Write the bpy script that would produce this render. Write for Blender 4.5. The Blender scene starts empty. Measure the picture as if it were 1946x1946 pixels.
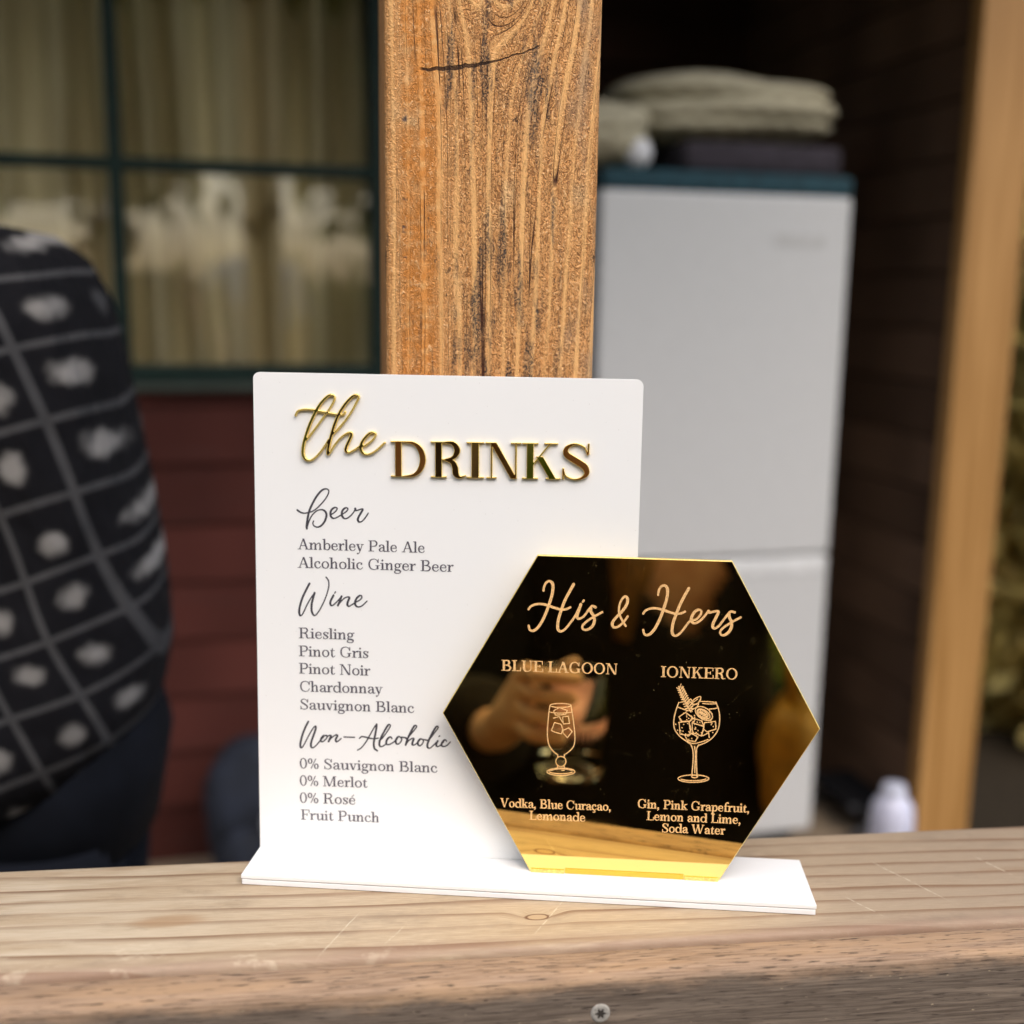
import bpy, bmesh, math, random
import numpy as np
from mathutils import Matrix, Vector
R = math.radians
random.seed(7); rng = np.random.default_rng(7)
scene = bpy.context.scene
COL = scene.collection

# ------------------------------------------------------------------ camera
M = np.array([[0.97623, 0.21652, 0.00928], [-0.21672, 0.97534, 0.0418], [0.0, -0.04281, 0.99908]])   # sign frame -> world
RW = np.array([[0.990318, 0.012207, -0.138279], [-0.138122, 0.186158, -0.972763], [0.013867, 0.982444, 0.186042]])
CAM = np.array([0.06463, -0.74573, 0.3731])
FPX = 2186.5                                     # focal length in photo pixels (photo 1946 wide)
cam = bpy.data.cameras.new('camera'); camo = bpy.data.objects.new('camera', cam); COL.objects.link(camo)
camo.matrix_world = Matrix([list(RW[i]) + [CAM[i]] for i in range(3)] + [[0, 0, 0, 1]])
cam.sensor_width = 36; cam.lens = 36 * FPX / 1946; cam.clip_start = 0.01; cam.clip_end = 300
cam.dof.use_dof = True; cam.dof.focus_distance = 0.722; cam.dof.aperture_fstop = 3.0; cam.dof.aperture_blades = 0
scene.camera = camo

# ------------------------------------------------------------------ sky, sun, exposure
SUN_AZ, SUN_EL = R(14), R(49)                    # azimuth measured from -y (behind the camera) towards +x
world = bpy.data.worlds.new('World'); scene.world = world; world.use_nodes = True
wn = world.node_tree.nodes; wl = world.node_tree.links
bg = wn.get('Background') or wn.new('ShaderNodeBackground')
sky = wn.new('ShaderNodeTexSky'); sky.sky_type = 'NISHITA'; sky.sun_disc = False
sky.sun_elevation = SUN_EL; sky.sun_rotation = math.pi - SUN_AZ
sky.dust_density = 3.5; sky.air_density = 1.0; sky.ozone_density = 0.6
wl.new(sky.outputs[0], bg.inputs[0]); bg.inputs[1].default_value = 0.15
sun = bpy.data.lights.new('sun', 'SUN'); sun.energy = 1.5; sun.angle = R(75); sun.color = (1, 0.98, 0.955)
suno = bpy.data.objects.new('sun', sun); COL.objects.link(suno)
sd = Vector((math.sin(SUN_AZ) * math.cos(SUN_EL), -math.cos(SUN_AZ) * math.cos(SUN_EL), math.sin(SUN_EL)))
suno.rotation_euler = sd.to_track_quat('Z', 'Y').to_euler(); suno.location = sd * 20
vs = scene.view_settings; vs.view_transform = 'Standard'; vs.look = 'None'; vs.exposure = 0.76; vs.gamma = 1
vs.use_curve_mapping = False
scene.cycles.max_bounces = 12; scene.cycles.transparent_max_bounces = 12
scene.cycles.use_denoising = True

# ------------------------------------------------------------------ projections used to measure the place
def ray(u, v): return RW @ np.array([(u - 973) / FPX, -(v - 973) / FPX, -1.0])
def at(u, v, Y, yaw=0.0):                        # photo pixel -> world point on the upright plane through (0,Y)
    n = np.array([-math.sin(yaw), math.cos(yaw), 0]); d = ray(u, v)
    return CAM + d * (n @ (np.array([0, Y, 0]) - CAM)) / (n @ d)
def on_sign(u, v, y):                            # photo pixel -> (x, z) on the sign's own plane y
    c = M.T @ CAM; d = M.T @ ray(u, v); k = (y - c[1]) / d[1]; q = c + d * k
    return q[0], q[2]

# ------------------------------------------------------------------ object helpers
def link(name, me, mat=None, parent=None):
    o = bpy.data.objects.new(name, me); COL.objects.link(o)
    if mat and me is not None:
        for m in (mat if isinstance(mat, (list, tuple)) else [mat]): me.materials.append(m)
    if parent: o.parent = parent
    return o
def empty(name, mw=None, loc=(0, 0, 0)):
    o = bpy.data.objects.new(name, None); COL.objects.link(o); o.empty_display_size = 0.05
    o.matrix_world = mw if mw is not None else Matrix.Translation(loc)
    return o
def tag(o, label=None, cat=None, group=None, kind=None):
    for k, v in (('label', label), ('category', cat), ('group', group), ('kind', kind)):
        if v: o[k] = v
    return o
def from_bm(bm, smooth=False, name='mesh'):
    me = bpy.data.meshes.new(name); bm.normal_update(); bm.to_mesh(me); bm.free()
    if smooth: me.polygons.foreach_set('use_smooth', [True] * len(me.polygons))
    return me
def box(bm, x0, x1, y0, y1, z0, z1, bev=0.0, seg=2, mat=None):
    g = bmesh.ops.create_cube(bm, size=1.0)
    vs_ = g['verts']
    for v in vs_: v.co = ((x0 + x1) / 2 + v.co.x * (x1 - x0), (y0 + y1) / 2 + v.co.y * (y1 - y0), (z0 + z1) / 2 + v.co.z * (z1 - z0))
    if mat is not None:
        for v in vs_: v.co = mat @ v.co
    if bev > 0:
        es = list({e for v in vs_ for e in v.link_edges})
        bmesh.ops.bevel(bm, geom=es, offset=bev, segments=seg, profile=0.5, affect='EDGES')
def box_me(*a, smooth=False, **k):
    bm = bmesh.new(); box(bm, *a, **k); return from_bm(bm, smooth)
def pydata(name, verts, faces, smooth=False):
    me = bpy.data.meshes.new(name); me.from_pydata([tuple(v) for v in verts], [], faces); me.update()
    if smooth: me.polygons.foreach_set('use_smooth', [True] * len(me.polygons))
    return me
def lathe(bm, prof, n=32, mat=None, cap=False):
    rings = []
    for r, z in prof:
        rings.append([bm.verts.new((r * math.cos(2 * math.pi * i / n), r * math.sin(2 * math.pi * i / n), z)) for i in range(n)])
    for a, b in zip(rings, rings[1:]):
        for i in range(n): bm.faces.new((a[i], a[(i + 1) % n], b[(i + 1) % n], b[i]))
    if cap: bm.faces.new(rings[0][::-1]); bm.faces.new(rings[-1])
    if mat is not None:
        for rr in rings:
            for v in rr: v.co = mat @ v.co
def prism(bm, pts, y0, y1):                       # pts (x,z) -> solid between y0 and y1
    a = [bm.verts.new((x, y0, z)) for x, z in pts]; b = [bm.verts.new((x, y1, z)) for x, z in pts]
    n = len(pts); bm.faces.new(a); bm.faces.new(b[::-1])
    for i in range(n): bm.faces.new((a[i], b[i], b[(i + 1) % n], a[(i + 1) % n]))
    bmesh.ops.recalc_face_normals(bm, faces=bm.faces[:])
def skin(name, joints, bones, mat=None, parent=None, sub=2, root=0, extra=None):
    """joints: list of (x,y,z,rx[,ry]); bones: index pairs -> one continuous skinned surface."""
    me = bpy.data.meshes.new(name); me.from_pydata([j[:3] for j in joints], bones, [])
    o = bpy.data.objects.new(name, me); COL.objects.link(o)
    o.modifiers.new('s', 'SKIN'); sv = me.skin_vertices[0].data
    for i, j in enumerate(joints):
        sv[i].radius = (j[3], j[4] if len(j) > 4 else j[3]); sv[i].use_root = (i == root)
    o.modifiers['s'].use_smooth_shade = True
    ss = o.modifiers.new('u', 'SUBSURF'); ss.levels = sub; ss.render_levels = sub
    bpy.context.view_layer.update()
    ev = o.evaluated_get(bpy.context.evaluated_depsgraph_get())
    new = bpy.data.meshes.new_from_object(ev)
    bpy.data.objects.remove(o); bpy.data.meshes.remove(me)
    if extra:                                     # eyes, nose, ears and the like: same mesh
        bm = bmesh.new(); bm.from_mesh(new); extra(bm); new2 = from_bm(bm, True); bpy.data.meshes.remove(new); new = new2
    new.polygons.foreach_set('use_smooth', [True] * len(new.polygons))
    new.name = name
    return link(name, new, mat, parent)
def blob(bm, c, r, n=12):
    g = bmesh.ops.create_uvsphere(bm, u_segments=n, v_segments=max(6, n // 2), radius=1.0)
    for v in g['verts']: v.co = (c[0] + v.co.x * r[0], c[1] + v.co.y * r[1], c[2] + v.co.z * r[2])
    return g['verts']

# ------------------------------------------------------------------ node helpers
class V:
    def __init__(s, t, sock): s.t = t; s.s = sock
    def _m(s, op, *o, clamp=False):
        n = s.t.nodes.new('ShaderNodeMath'); n.operation = op; n.use_clamp = clamp
        for i, a in enumerate((s,) + o):
            if isinstance(a, V): s.t.links.new(a.s, n.inputs[i])
            else: n.inputs[i].default_value = a
        return V(s.t, n.outputs[0])
    def __add__(s, o): return s._m('ADD', o)
    def __radd__(s, o): return s._m('ADD', o)
    def __sub__(s, o): return s._m('SUBTRACT', o)
    def __rsub__(s, o): return (s * -1.0) + o
    def __mul__(s, o): return s._m('MULTIPLY', o)
    def __rmul__(s, o): return s._m('MULTIPLY', o)
    def __truediv__(s, o): return s._m('DIVIDE', o)
    def __pow__(s, o): return s._m('POWER', o)
    def sin(s): return s._m('SINE')
    def abs(s): return s._m('ABSOLUTE')
    def fract(s): return s._m('FRACT')
    def floor(s): return s._m('FLOOR')
    def sqrt(s): return s._m('SQRT')
    def max(s, o): return s._m('MAXIMUM', o)
    def min(s, o): return s._m('MINIMUM', o)
    def step(s, a, b):                            # 0 below a, 1 above b, smooth
        n = s.t.nodes.new('ShaderNodeMapRange'); n.interpolation_type = 'SMOOTHSTEP'
        s.t.links.new(s.s, n.inputs[0]); n.inputs[1].default_value = a; n.inputs[2].default_value = b
        if a > b:
            n.inputs[1].default_value = b; n.inputs[2].default_value = a; n.inputs[3].default_value = 1; n.inputs[4].default_value = 0
        return V(s.t, n.outputs[0])
class Mat:
    def __init__(s, name, rough=0.5, metal=0.0, base=(0.5, 0.5, 0.5), spec=0.5, **kw):
        s.m = bpy.data.materials.new(name); s.m.use_nodes = True; s.t = s.m.node_tree
        s.p = s.t.nodes['Principled BSDF']
        s.p.inputs['Base Color'].default_value = (*base, 1); s.p.inputs['Roughness'].default_value = rough
        s.p.inputs['Metallic'].default_value = metal; s.p.inputs['Specular IOR Level'].default_value = spec
        for k, v in kw.items(): s.p.inputs[k].default_value = v
    def co(s, which='Object'):
        n = s.t.nodes.new('ShaderNodeTexCoord'); x = s.t.nodes.new('ShaderNodeSeparateXYZ')
        s.t.links.new(n.outputs[which], x.inputs[0]); return [V(s.t, x.outputs[i]) for i in range(3)]
    def vec(s, x, y, z):
        n = s.t.nodes.new('ShaderNodeCombineXYZ')
        for i, a in enumerate((x, y, z)):
            if isinstance(a, V): s.t.links.new(a.s, n.inputs[i])
            else: n.inputs[i].default_value = a
        return n.outputs[0]
    def noise(s, x, y, z, detail=3, rough=0.55, dist=0.0):
        n = s.t.nodes.new('ShaderNodeTexNoise'); s.t.links.new(s.vec(x, y, z), n.inputs['Vector'])
        n.inputs['Scale'].default_value = 1; n.inputs['Detail'].default_value = detail
        n.inputs['Roughness'].default_value = rough; n.inputs['Distortion'].default_value = dist
        return V(s.t, n.outputs[0])
    def voro(s, x, y, z, feat='F1', rnd=1.0):
        n = s.t.nodes.new('ShaderNodeTexVoronoi'); n.feature = feat
        s.t.links.new(s.vec(x, y, z), n.inputs['Vector']); n.inputs['Scale'].default_value = 1
        n.inputs['Randomness'].default_value = rnd
        s.vcol = n.outputs.get('Color')
        return V(s.t, n.outputs[0])
    def mix(s, a, b, f):
        n = s.t.nodes.new('ShaderNodeMix'); n.data_type = 'RGBA'
        if isinstance(f, V): s.t.links.new(f.s, n.inputs[0])
        else: n.inputs[0].default_value = f
        for i, c in ((6, a), (7, b)):
            if isinstance(c, tuple): n.inputs[i].default_value = (*c, 1)
            else: s.t.links.new(c, n.inputs[i])
        return n.outputs[2]
    def color(s, c): s.t.links.new(c, s.p.inputs['Base Color'])
    def set(s, name, v): s.t.links.new(v.s, s.p.inputs[name])
    def bump(s, h, strength=0.5, dist=0.001):
        n = s.t.nodes.new('ShaderNodeBump'); s.t.links.new(h.s, n.inputs['Height'])
        n.inputs['Strength'].default_value = strength; n.inputs['Distance'].default_value = dist
        s.t.links.new(n.outputs[0], s.p.inputs['Normal'])
def plain(name, base, rough=0.6, amt=0.12, scale=30, bump=0.0, **k):
    m = Mat(name, rough=rough, base=base, **k); x, y, z = m.co()
    n = m.noise(x * scale, y * scale, z * scale, 4)
    m.color(m.mix(tuple(c * (1 - amt) for c in base), tuple(min(1, c * (1 + amt)) for c in base), n.step(0.3, 0.7)))
    if bump: m.bump(n, bump, 0.004)
    return m.m

# ------------------------------------------------------------------ materials of the close-up
def post_wood():
    m = Mat('weathered_post_pine', rough=0.75, spec=0.25); x, y, z = m.co()
    lo = m.noise(x * 16, y * 16, z * 4, 2); mid = m.noise(x * 60, y * 60, z * 9, 3)
    dx = x + 0.006; dz = (z - 0.572) * 0.8
    r2 = dx * dx + dz * dz + 0.00022
    side = x.step(-0.030, 0.0)
    psi = dx * (1.0 - (side * 0.0010 + 0.0002) / r2) + (lo - 0.5) * 0.006 + (mid - 0.5) * 0.0016
    kn2 = ((x + 0.05) * (x + 0.05) + (z - 0.3135) * (z - 0.3135) * 1.6).sqrt()
    psi = psi + kn2.step(0.012, 0.0) * kn2 * 1.5
    wave = (psi * (2 * math.pi / 0.0098) + (lo - 0.5) * 5.0).sin() + (m.noise(psi * 190, y * 50, z * 3.0, 2) - 0.5) * 2.6
    late = wave.step(0.15, 1.15)                                     # smooth raised ridges
    worm = m.noise(x * 360 + y * 360, y * 360, z * 250, 3, 0.6, 2.6)
    pits = worm.step(0.49, 0.40)
    fib = m.noise(psi * 1500, y * 300, z * 40, 3)
    crackn = m.noise(psi * 150, y * 60, z * 1.6, 1, 0.5)
    crack = (crackn - 0.5).abs().step(0.010, 0.003) * m.noise(x * 30, y * 30, z * 22, 2).step(0.42, 0.55)
    c = m.mix((0.85, 0.44, 0.165), (0.68, 0.30, 0.095), fib.step(0.35, 0.7))
    c = m.mix(c, (0.84, 0.50, 0.20), late * 0.6)
    c = m.mix(c, (0.68, 0.25, 0.045), x.step(-0.030, -0.040) * x.step(-0.0605, -0.057) * m.noise(x * 90, y * 90, z * 160, 3).step(0.25, 0.6) * 0.85)      # orange resin strip on the left
    c = m.mix(c, (0.86, 0.60, 0.31), m.noise(x * 45, y * 45, z * 20, 4).step(0.55, 0.75) * 0.45)
    c = m.mix(c, (0.21, 0.085, 0.028), pits * (1.0 - late * 0.8) * (x.step(-0.04, -0.015) * 0.55 + 0.25))
    c = m.mix(c, (0.90, 0.64, 0.36), worm.step(0.58, 0.68) * (1.0 - late) * 0.6)
    st = m.noise(x * 95 + 3.1, y * 40, z * 13 + 2.0, 3, 0.6)
    zone = x.step(-0.045, -0.015) * x.step(0.060, 0.025)
    dirt = (st + zone * 0.10 + z.step(0.46, 0.34) * 0.075).step(0.62, 0.74)
    c = m.mix(c, (0.052, 0.045, 0.042), dirt * (worm.step(0.62, 0.38) * 0.65 + 0.3))
    grey = m.noise(x * 40 + 9, y * 20, z * 11, 3).step(0.5, 0.68) * x.step(0.005, 0.05)
    c = m.mix(c, (0.30, 0.24, 0.18), grey * 0.5)
    dots = m.noise(x * 60, y * 10, z * 150 + 5, 1).step(0.60, 0.70) * ((x + 0.0565 - (mid - 0.5) * 0.004).abs()).step(0.0022, 0.0008)
    c = m.mix(c, (0.05, 0.06, 0.075), dots * 0.85)                  # line of blue-grey spots
    c = m.mix(c, (0.075, 0.026, 0.012), crack)
    # split running out of the knot
    t = (x + 0.048) / 0.078
    zl = 0.5105 + (t * t) * 0.017 + (m.noise(x * 130, 0.0, 0.0, 2) - 0.5) * 0.004
    wd = ((t - 0.30).abs() * -2.4 + 1.0).max(0.0) * 0.0011 + 0.00035
    flk = m.noise(x * 260 + 7, y * 200, z * 130, 3, 0.7).step(0.60, 0.67) * m.noise(x * 30 + 2, y * 30, z * 14, 2).step(0.44, 0.60)
    c = m.mix(c, (0.06, 0.038, 0.026), flk * (1.0 - late * 0.5) * 0.8)
    split = ((z - zl).abs() - wd).step(0.0002, -0.0001) * t.step(0.0, 0.04) * t.step(1.02, 0.9) * y.step(0.002, 0.001)
    c = m.mix(c, (0.03, 0.012, 0.006), split * 0.9)
    c = m.mix(c, (0.30, 0.10, 0.03), kn2.step(0.008, 0.004) * 0.6)
    m.color(c)
    h = late * 0.5 + worm.step(0.3, 0.7) * (1.1 - late * 0.8) * 0.7 + fib * 0.25 - crack * 0.8 - split * 1.5
    m.bump(h, 0.9, 0.0014)
    return m.m
def rail_wood():
    m = Mat('weathered_rail_top', rough=0.62, spec=0.3); x, y, z = m.co()
    lo = m.noise(x * 2.2, y * 14, z * 10, 2); mid = m.noise(x * 9, y * 60, z * 40, 3)
    q = y + x * 0.035 + (lo - 0.5) * 0.022 + (mid - 0.5) * 0.003
    k = ((x - 0.176) * (x - 0.176) * 0.25 + (y + 0.100) * (y + 0.100)).sqrt()                   # small knot
    q = q + k.step(0.014, 0.0) * 0.010
    w = (q / 0.0172).fract()
    line = w.step(0.62, 0.95) * w.step(1.0, 0.965)
    fib = m.noise(x * 60, q * 1500, z * 300, 3, 0.6)
    fine = m.noise(x * 420, q * 1900, z * 300, 3, 0.65)
    c = m.mix((0.52, 0.405, 0.275), (0.40, 0.30, 0.195), fib.step(0.3, 0.7))
    c = m.mix(c, (0.28, 0.205, 0.14), x.step(0.16, 0.55) * 0.6)
    c = m.mix(c, (0.66, 0.57, 0.43), x.step(0.12, -0.16) * mid.step(0.35, 0.65) * 0.6)
    c = m.mix(c, (0.225, 0.13, 0.072), line * (m.noise(x * 5, y * 30, 0.0, 2).step(0.3, 0.6) * 0.75 + 0.2))
    c = m.mix(c, (0.30, 0.20, 0.12), m.noise(x * 7 + 2, y * 55, 0.0, 3).step(0.62, 0.75) * 0.55)
    c = m.mix(c, (0.30, 0.215, 0.14), fine.step(0.60, 0.78) * 0.45)
    c = m.mix(c, (0.58, 0.49, 0.37), fine.step(0.42, 0.25) * 0.35)
    c = m.mix(c, (0.29, 0.18, 0.125), y.step(-0.118, -0.132) * 0.65 * mid.step(0.25, 0.6))      # reddish wear near the joint
    c = m.mix(c, (0.22, 0.165, 0.115), m.noise(x * 14 + 5, y * 26, 1.0, 5, 0.7).step(0.52, 0.74) * 0.45)
    wear = m.noise(x * 26, y * 42, 3.0, 4, 0.7).step(0.56, 0.66) * y.step(-0.085, -0.115) * x.step(0.18, 0.02)
    c = m.mix(c, (0.70, 0.59, 0.43), wear * 0.32)
    spot = (((x + 0.047) * 0.33) * ((x + 0.047) * 0.33) + (y + 0.082) * (y + 0.082)).sqrt()
    c = m.mix(c, (0.34, 0.20, 0.10), (spot + (mid - 0.5) * 0.008).step(0.010, 0.004) * 0.6)
    c = m.mix(c, (0.15, 0.07, 0.035), k.step(0.0046, 0.0034) * k.step(0.0022, 0.0034))
    c = m.mix(c, (0.46, 0.33, 0.20), k.step(0.0034, 0.0025))
    for (sx, sy, ln, sl) in ((0.055, -0.108, 0.028, 0.48), (0.088, -0.112, 0.012, 0.6), (0.185, -0.098, 0.026, 0.62), (0.43, -0.075, 0.036, -0.42),
                             (0.50, -0.062, 0.018, -0.35), (0.545, -0.072, 0.040, -0.38), (0.385, -0.108, 0.016, -0.5)):
        u = y - sy; d = (x - sx - u * sl + (mid - 0.5) * 0.002).abs()
        c = m.mix(c, (0.62, 0.54, 0.40), d.step(0.0007, 0.0003) * u.abs().step(ln, ln * 0.4) * m.noise(x * 200, y * 200, 9.0, 2).step(0.35, 0.55) * 0.7)
    m.color(c)
    m.bump(fine * 0.5 + fib * 0.5 - line * 0.5, 0.4, 0.0007)
    return m.m
def fascia_wood():
    m = Mat('weathered_front_board', rough=0.7, spec=0.3); x, y, z = m.co()
    lo = m.noise(x * 3, y * 10, z * 22, 2); q = z + y * 0.7 + (lo - 0.5) * 0.012
    fib = m.noise(x * 28, q * 1100, y * 40, 4, 0.65); dash = m.noise(x * 75, q * 900, y * 60, 2, 0.5)
    c = m.mix((0.41, 0.28, 0.185), (0.23, 0.145, 0.09), fib.step(0.35, 0.68))
    c = m.mix(c, (0.49, 0.315, 0.18), m.noise(x * 8, q * 60, 0.0, 3).step(0.45, 0.65) * 0.6)
    edge = (z + (m.noise(x * 26, y * 70, z * 70, 5, 0.75) - 0.5) * 0.022)
    g = edge.step(-0.0040, -0.0150)
    grey = m.mix((0.175, 0.135, 0.103), (0.092, 0.068, 0.050), fib.step(0.35, 0.66))
    grey = m.mix(grey, (0.26, 0.20, 0.15), m.noise(x * 12, q * 150, 7.0, 3).step(0.52, 0.72) * 0.6)
    c = m.mix(c, grey, g)
    c = m.mix(c, (0.04, 0.027, 0.020), dash.step(0.58, 0.70) * 0.85)
    c = m.mix(c, (0.62, 0.50, 0.32), m.noise(x * 150, q * 600, 5.0, 1).step(0.76, 0.79) * 0.9)
    m.color(c); m.bump(fib * 0.8 - dash.step(0.6, 0.75) * 0.7, 0.6, 0.0009)
    return m.m
def gold_mirror(specks=True):
    m = Mat('gold_mirror_acrylic', rough=0.015, metal=1.0, base=(1.0, 0.745, 0.26))
    if specks:
        x, y, z = m.co()
        d = m.voro(x * 420, y * 420, z * 420); pick = m.noise(x * 60, y * 60, z * 60, 2).step(0.57, 0.62)
        dust = d.step(0.15, 0.08) * pick
        n2 = m.noise(x * 520, y * 50, z * 300, 1, 0.5, 1.5)
        scr = (n2 - 0.5).abs().step(0.014, 0.005) * m.noise(x * 90 + 4, y * 9, z * 90, 1).step(0.685, 0.71)
        f = (dust * 0.17 + scr * 0.10)._m('MINIMUM', 1.0)
        m.color(m.mix((1.0, 0.745, 0.26), (0.80, 0.74, 0.62), f)); m.set('Metallic', 1.0 - f * 0.8)
        m.set('Roughness', f * 0.5 + m.noise(x * 14, y * 14, z * 14, 3).step(0.5, 0.8) * 0.05 + 0.012)
    return m.m
_w = Mat('white_acrylic', rough=0.09, base=(0.87, 0.87, 0.86), spec=0.4); x, y, z = _w.co()
_w.set('Roughness', _w.noise(x * 16, y * 16, z * 16, 4).step(0.4, 0.75) * 0.10 + 0.07); _w.color(_w.mix((0.87, 0.87, 0.86), (0.55, 0.54, 0.52), _w.voro(x * 150, y * 150, z * 150).step(0.055, 0.03) * 0.5)); WHITE = _w.m
WHITE_EDGE = Mat('white_acrylic_cut_edge', rough=0.45, base=(0.82, 0.82, 0.82), spec=0.3).m
GOLD = gold_mirror(); GOLD_LETTER = gold_mirror(False)
GOLD_EDGE = plain('gold_cut_edge', (0.86, 0.62, 0.18), rough=0.32, amt=0.2, scale=900, metal=0.35)
AMBER = Mat('amber_slot_tab', rough=0.3, base=(0.80, 0.45, 0.035), spec=0.6).m
PRINT = plain('grey_print_ink', (0.085, 0.077, 0.098), rough=0.5, amt=0.1, scale=300)
PRINT_DARK = plain('dark_print_ink', (0.052, 0.049, 0.060), rough=0.45, amt=0.1, scale=300)
ETCH = plain('etched_frosted_line', (0.84, 0.50, 0.205), rough=0.6, amt=0.22, scale=1200, metal=0.0)

# ------------------------------------------------------------------ lettering: strokes -> distance field -> outline -> mesh
def catmull(pts, n=10):
    P = np.array(pts, float)
    if len(P) < 3: return P
    Q = np.vstack([2 * P[0] - P[1], P, 2 * P[-1] - P[-2]]); out = []
    if np.allclose(P[0, :2], P[-1, :2]): Q[0] = P[-2]; Q[-1] = P[1]
    for i in range(1, len(Q) - 2):
        p0, p1, p2, p3 = Q[i - 1:i + 3]
        for t in np.linspace(0, 1, n, endpoint=False):
            out.append(0.5 * (2 * p1 + (p2 - p0) * t + (2 * p0 - 5 * p1 + 4 * p2 - p3) * t * t + (3 * p1 - p0 - 3 * p2 + p3) * t ** 3))
    out.append(P[-1]); return np.array(out)
SEG = {1: [(0, 3)], 2: [(1, 0)], 4: [(2, 1)], 8: [(3, 2)], 3: [(1, 3)], 6: [(2, 0)], 12: [(3, 1)], 9: [(0, 2)],
       5: [(0, 3), (2, 1)], 10: [(1, 0), (3, 2)], 7: [(2, 3)], 11: [(1, 2)], 13: [(0, 1)], 14: [(3, 0)]}
def outlines(curves, polys, h):
    """curves: arrays of (x, z, radius); polys: convex (x,z) rings. Returns closed outlines of their union."""
    A = np.vstack([c[:, :2] for c in curves] + [np.array(p) for p in polys]); rm = max([c[:, 2].max() for c in curves] + [0]) + 4 * h
    x0, z0 = A.min(0) - rm; x1, z1 = A.max(0) + rm
    nx = int((x1 - x0) / h) + 2; nz = int((z1 - z0) / h) + 2
    F = np.full((nz, nx), 1e3); X = x0 + np.arange(nx) * h; Z = z0 + np.arange(nz) * h
    def win(a, b, c, d): return max(0, int((a - x0) / h)), min(nx, int((b - x0) / h) + 2), max(0, int((c - z0) / h)), min(nz, int((d - z0) / h) + 2)
    for c in curves:
        for a, b in zip(c[:-1], c[1:]):
            r = max(a[2], b[2]) + 3 * h
            i0, i1, j0, j1 = win(min(a[0], b[0]) - r, max(a[0], b[0]) + r, min(a[1], b[1]) - r, max(a[1], b[1]) + r)
            gx, gz = np.meshgrid(X[i0:i1], Z[j0:j1]); d = b[:2] - a[:2]; L = d @ d + 1e-18
            t = np.clip(((gx - a[0]) * d[0] + (gz - a[1]) * d[1]) / L, 0, 1)
            D = np.hypot(gx - a[0] - t * d[0], gz - a[1] - t * d[1]) - (a[2] + t * (b[2] - a[2]))
            F[j0:j1, i0:i1] = np.minimum(F[j0:j1, i0:i1], D)
    for p in polys:
        p = np.array(p); ar = sum(p[i - 1, 0] * p[i, 1] - p[i, 0] * p[i - 1, 1] for i in range(len(p)))
        if ar < 0: p = p[::-1]
        i0, i1, j0, j1 = win(p[:, 0].min() - 3 * h, p[:, 0].max() + 3 * h, p[:, 1].min() - 3 * h, p[:, 1].max() + 3 * h)
        gx, gz = np.meshgrid(X[i0:i1], Z[j0:j1]); D = np.full(gx.shape, -1e3)
        for k in range(len(p)):
            a, b = p[k - 1], p[k]; d = b - a; d = d / (np.hypot(*d) + 1e-12)
            D = np.maximum(D, (gx - a[0]) * d[1] - (gz - a[1]) * d[0])
        F[j0:j1, i0:i1] = np.minimum(F[j0:j1, i0:i1], D)
    F[np.abs(F) < 1e-9] = 1e-9
    ins = (F < 0).astype(int); code = ins[:-1, :-1] + 2 * ins[:-1, 1:] + 4 * ins[1:, 1:] + 8 * ins[1:, :-1]
    nxt = {}; J, I = np.nonzero((code > 0) & (code < 15))
    for j, i in zip(J.tolist(), I.tolist()):
        e = (2 * (j * nx + i), 2 * (j * nx + i + 1) + 1, 2 * ((j + 1) * nx + i), 2 * (j * nx + i) + 1)
        for a, b in SEG[code[j, i]]: nxt[e[a]] = e[b]
    def pos(e):
        k, v = divmod(e, 2); j, i = divmod(k, nx)
        f0 = F[j, i]; f1 = F[j + 1, i] if v else F[j, i + 1]; t = f0 / (f0 - f1)
        return (X[i], Z[j] + t * h) if v else (X[i] + t * h, Z[j])
    loops = []
    while nxt:
        s = next(iter(nxt)); e = s; lp = []
        while e in nxt: lp.append(pos(e)); e = nxt.pop(e)
        P = np.array(lp); keep = [P[0]]
        for i in range(1, len(P) - 1):            # drop points that lie on a straight run
            a = keep[-1]; b = P[i + 1]; d = b - a; L = np.hypot(*d) + 1e-12
            if abs((P[i, 0] - a[0]) * d[1] - (P[i, 1] - a[1]) * d[0]) / L > 0.05 * h or L > 12 * h: keep.append(P[i])
        keep.append(P[-1])
        if len(keep) > 3: loops.append(np.array(keep))
    return loops
def sheet(name, curves, polys, h, y_back, thick, mat, parent, bevel=0.0):
    cu = bpy.data.curves.new(name, 'CURVE'); cu.dimensions = '2D'; cu.fill_mode = 'BOTH'
    cu.extrude = max(thick / 2 - bevel, 1e-6); cu.bevel_depth = bevel; cu.bevel_resolution = 2; cu.offset = -bevel
    for lp in outlines(curves, polys, h):
        sp = cu.splines.new('POLY'); sp.points.add(len(lp) - 1); sp.use_cyclic_u = True
        sp.points.foreach_set('co', np.c_[lp, np.zeros(len(lp)), np.ones(len(lp))].ravel())
    t = bpy.data.objects.new(name, cu); COL.objects.link(t); bpy.context.view_layer.update()
    me = bpy.data.meshes.new_from_object(t.evaluated_get(bpy.context.evaluated_depsgraph_get()))
    bpy.data.objects.remove(t); bpy.data.curves.remove(cu)
    me.transform(Matrix.Rotation(math.pi / 2, 4, 'X')); me.transform(Matrix.Translation((0, y_back - thick / 2, 0)))
    me.name = name; me.materials.clear()
    if isinstance(mat, list):
        for f in me.polygons: f.material_index = 0 if f.normal.y < -0.97 else 1
    return link(name, me, mat, parent)

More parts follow.
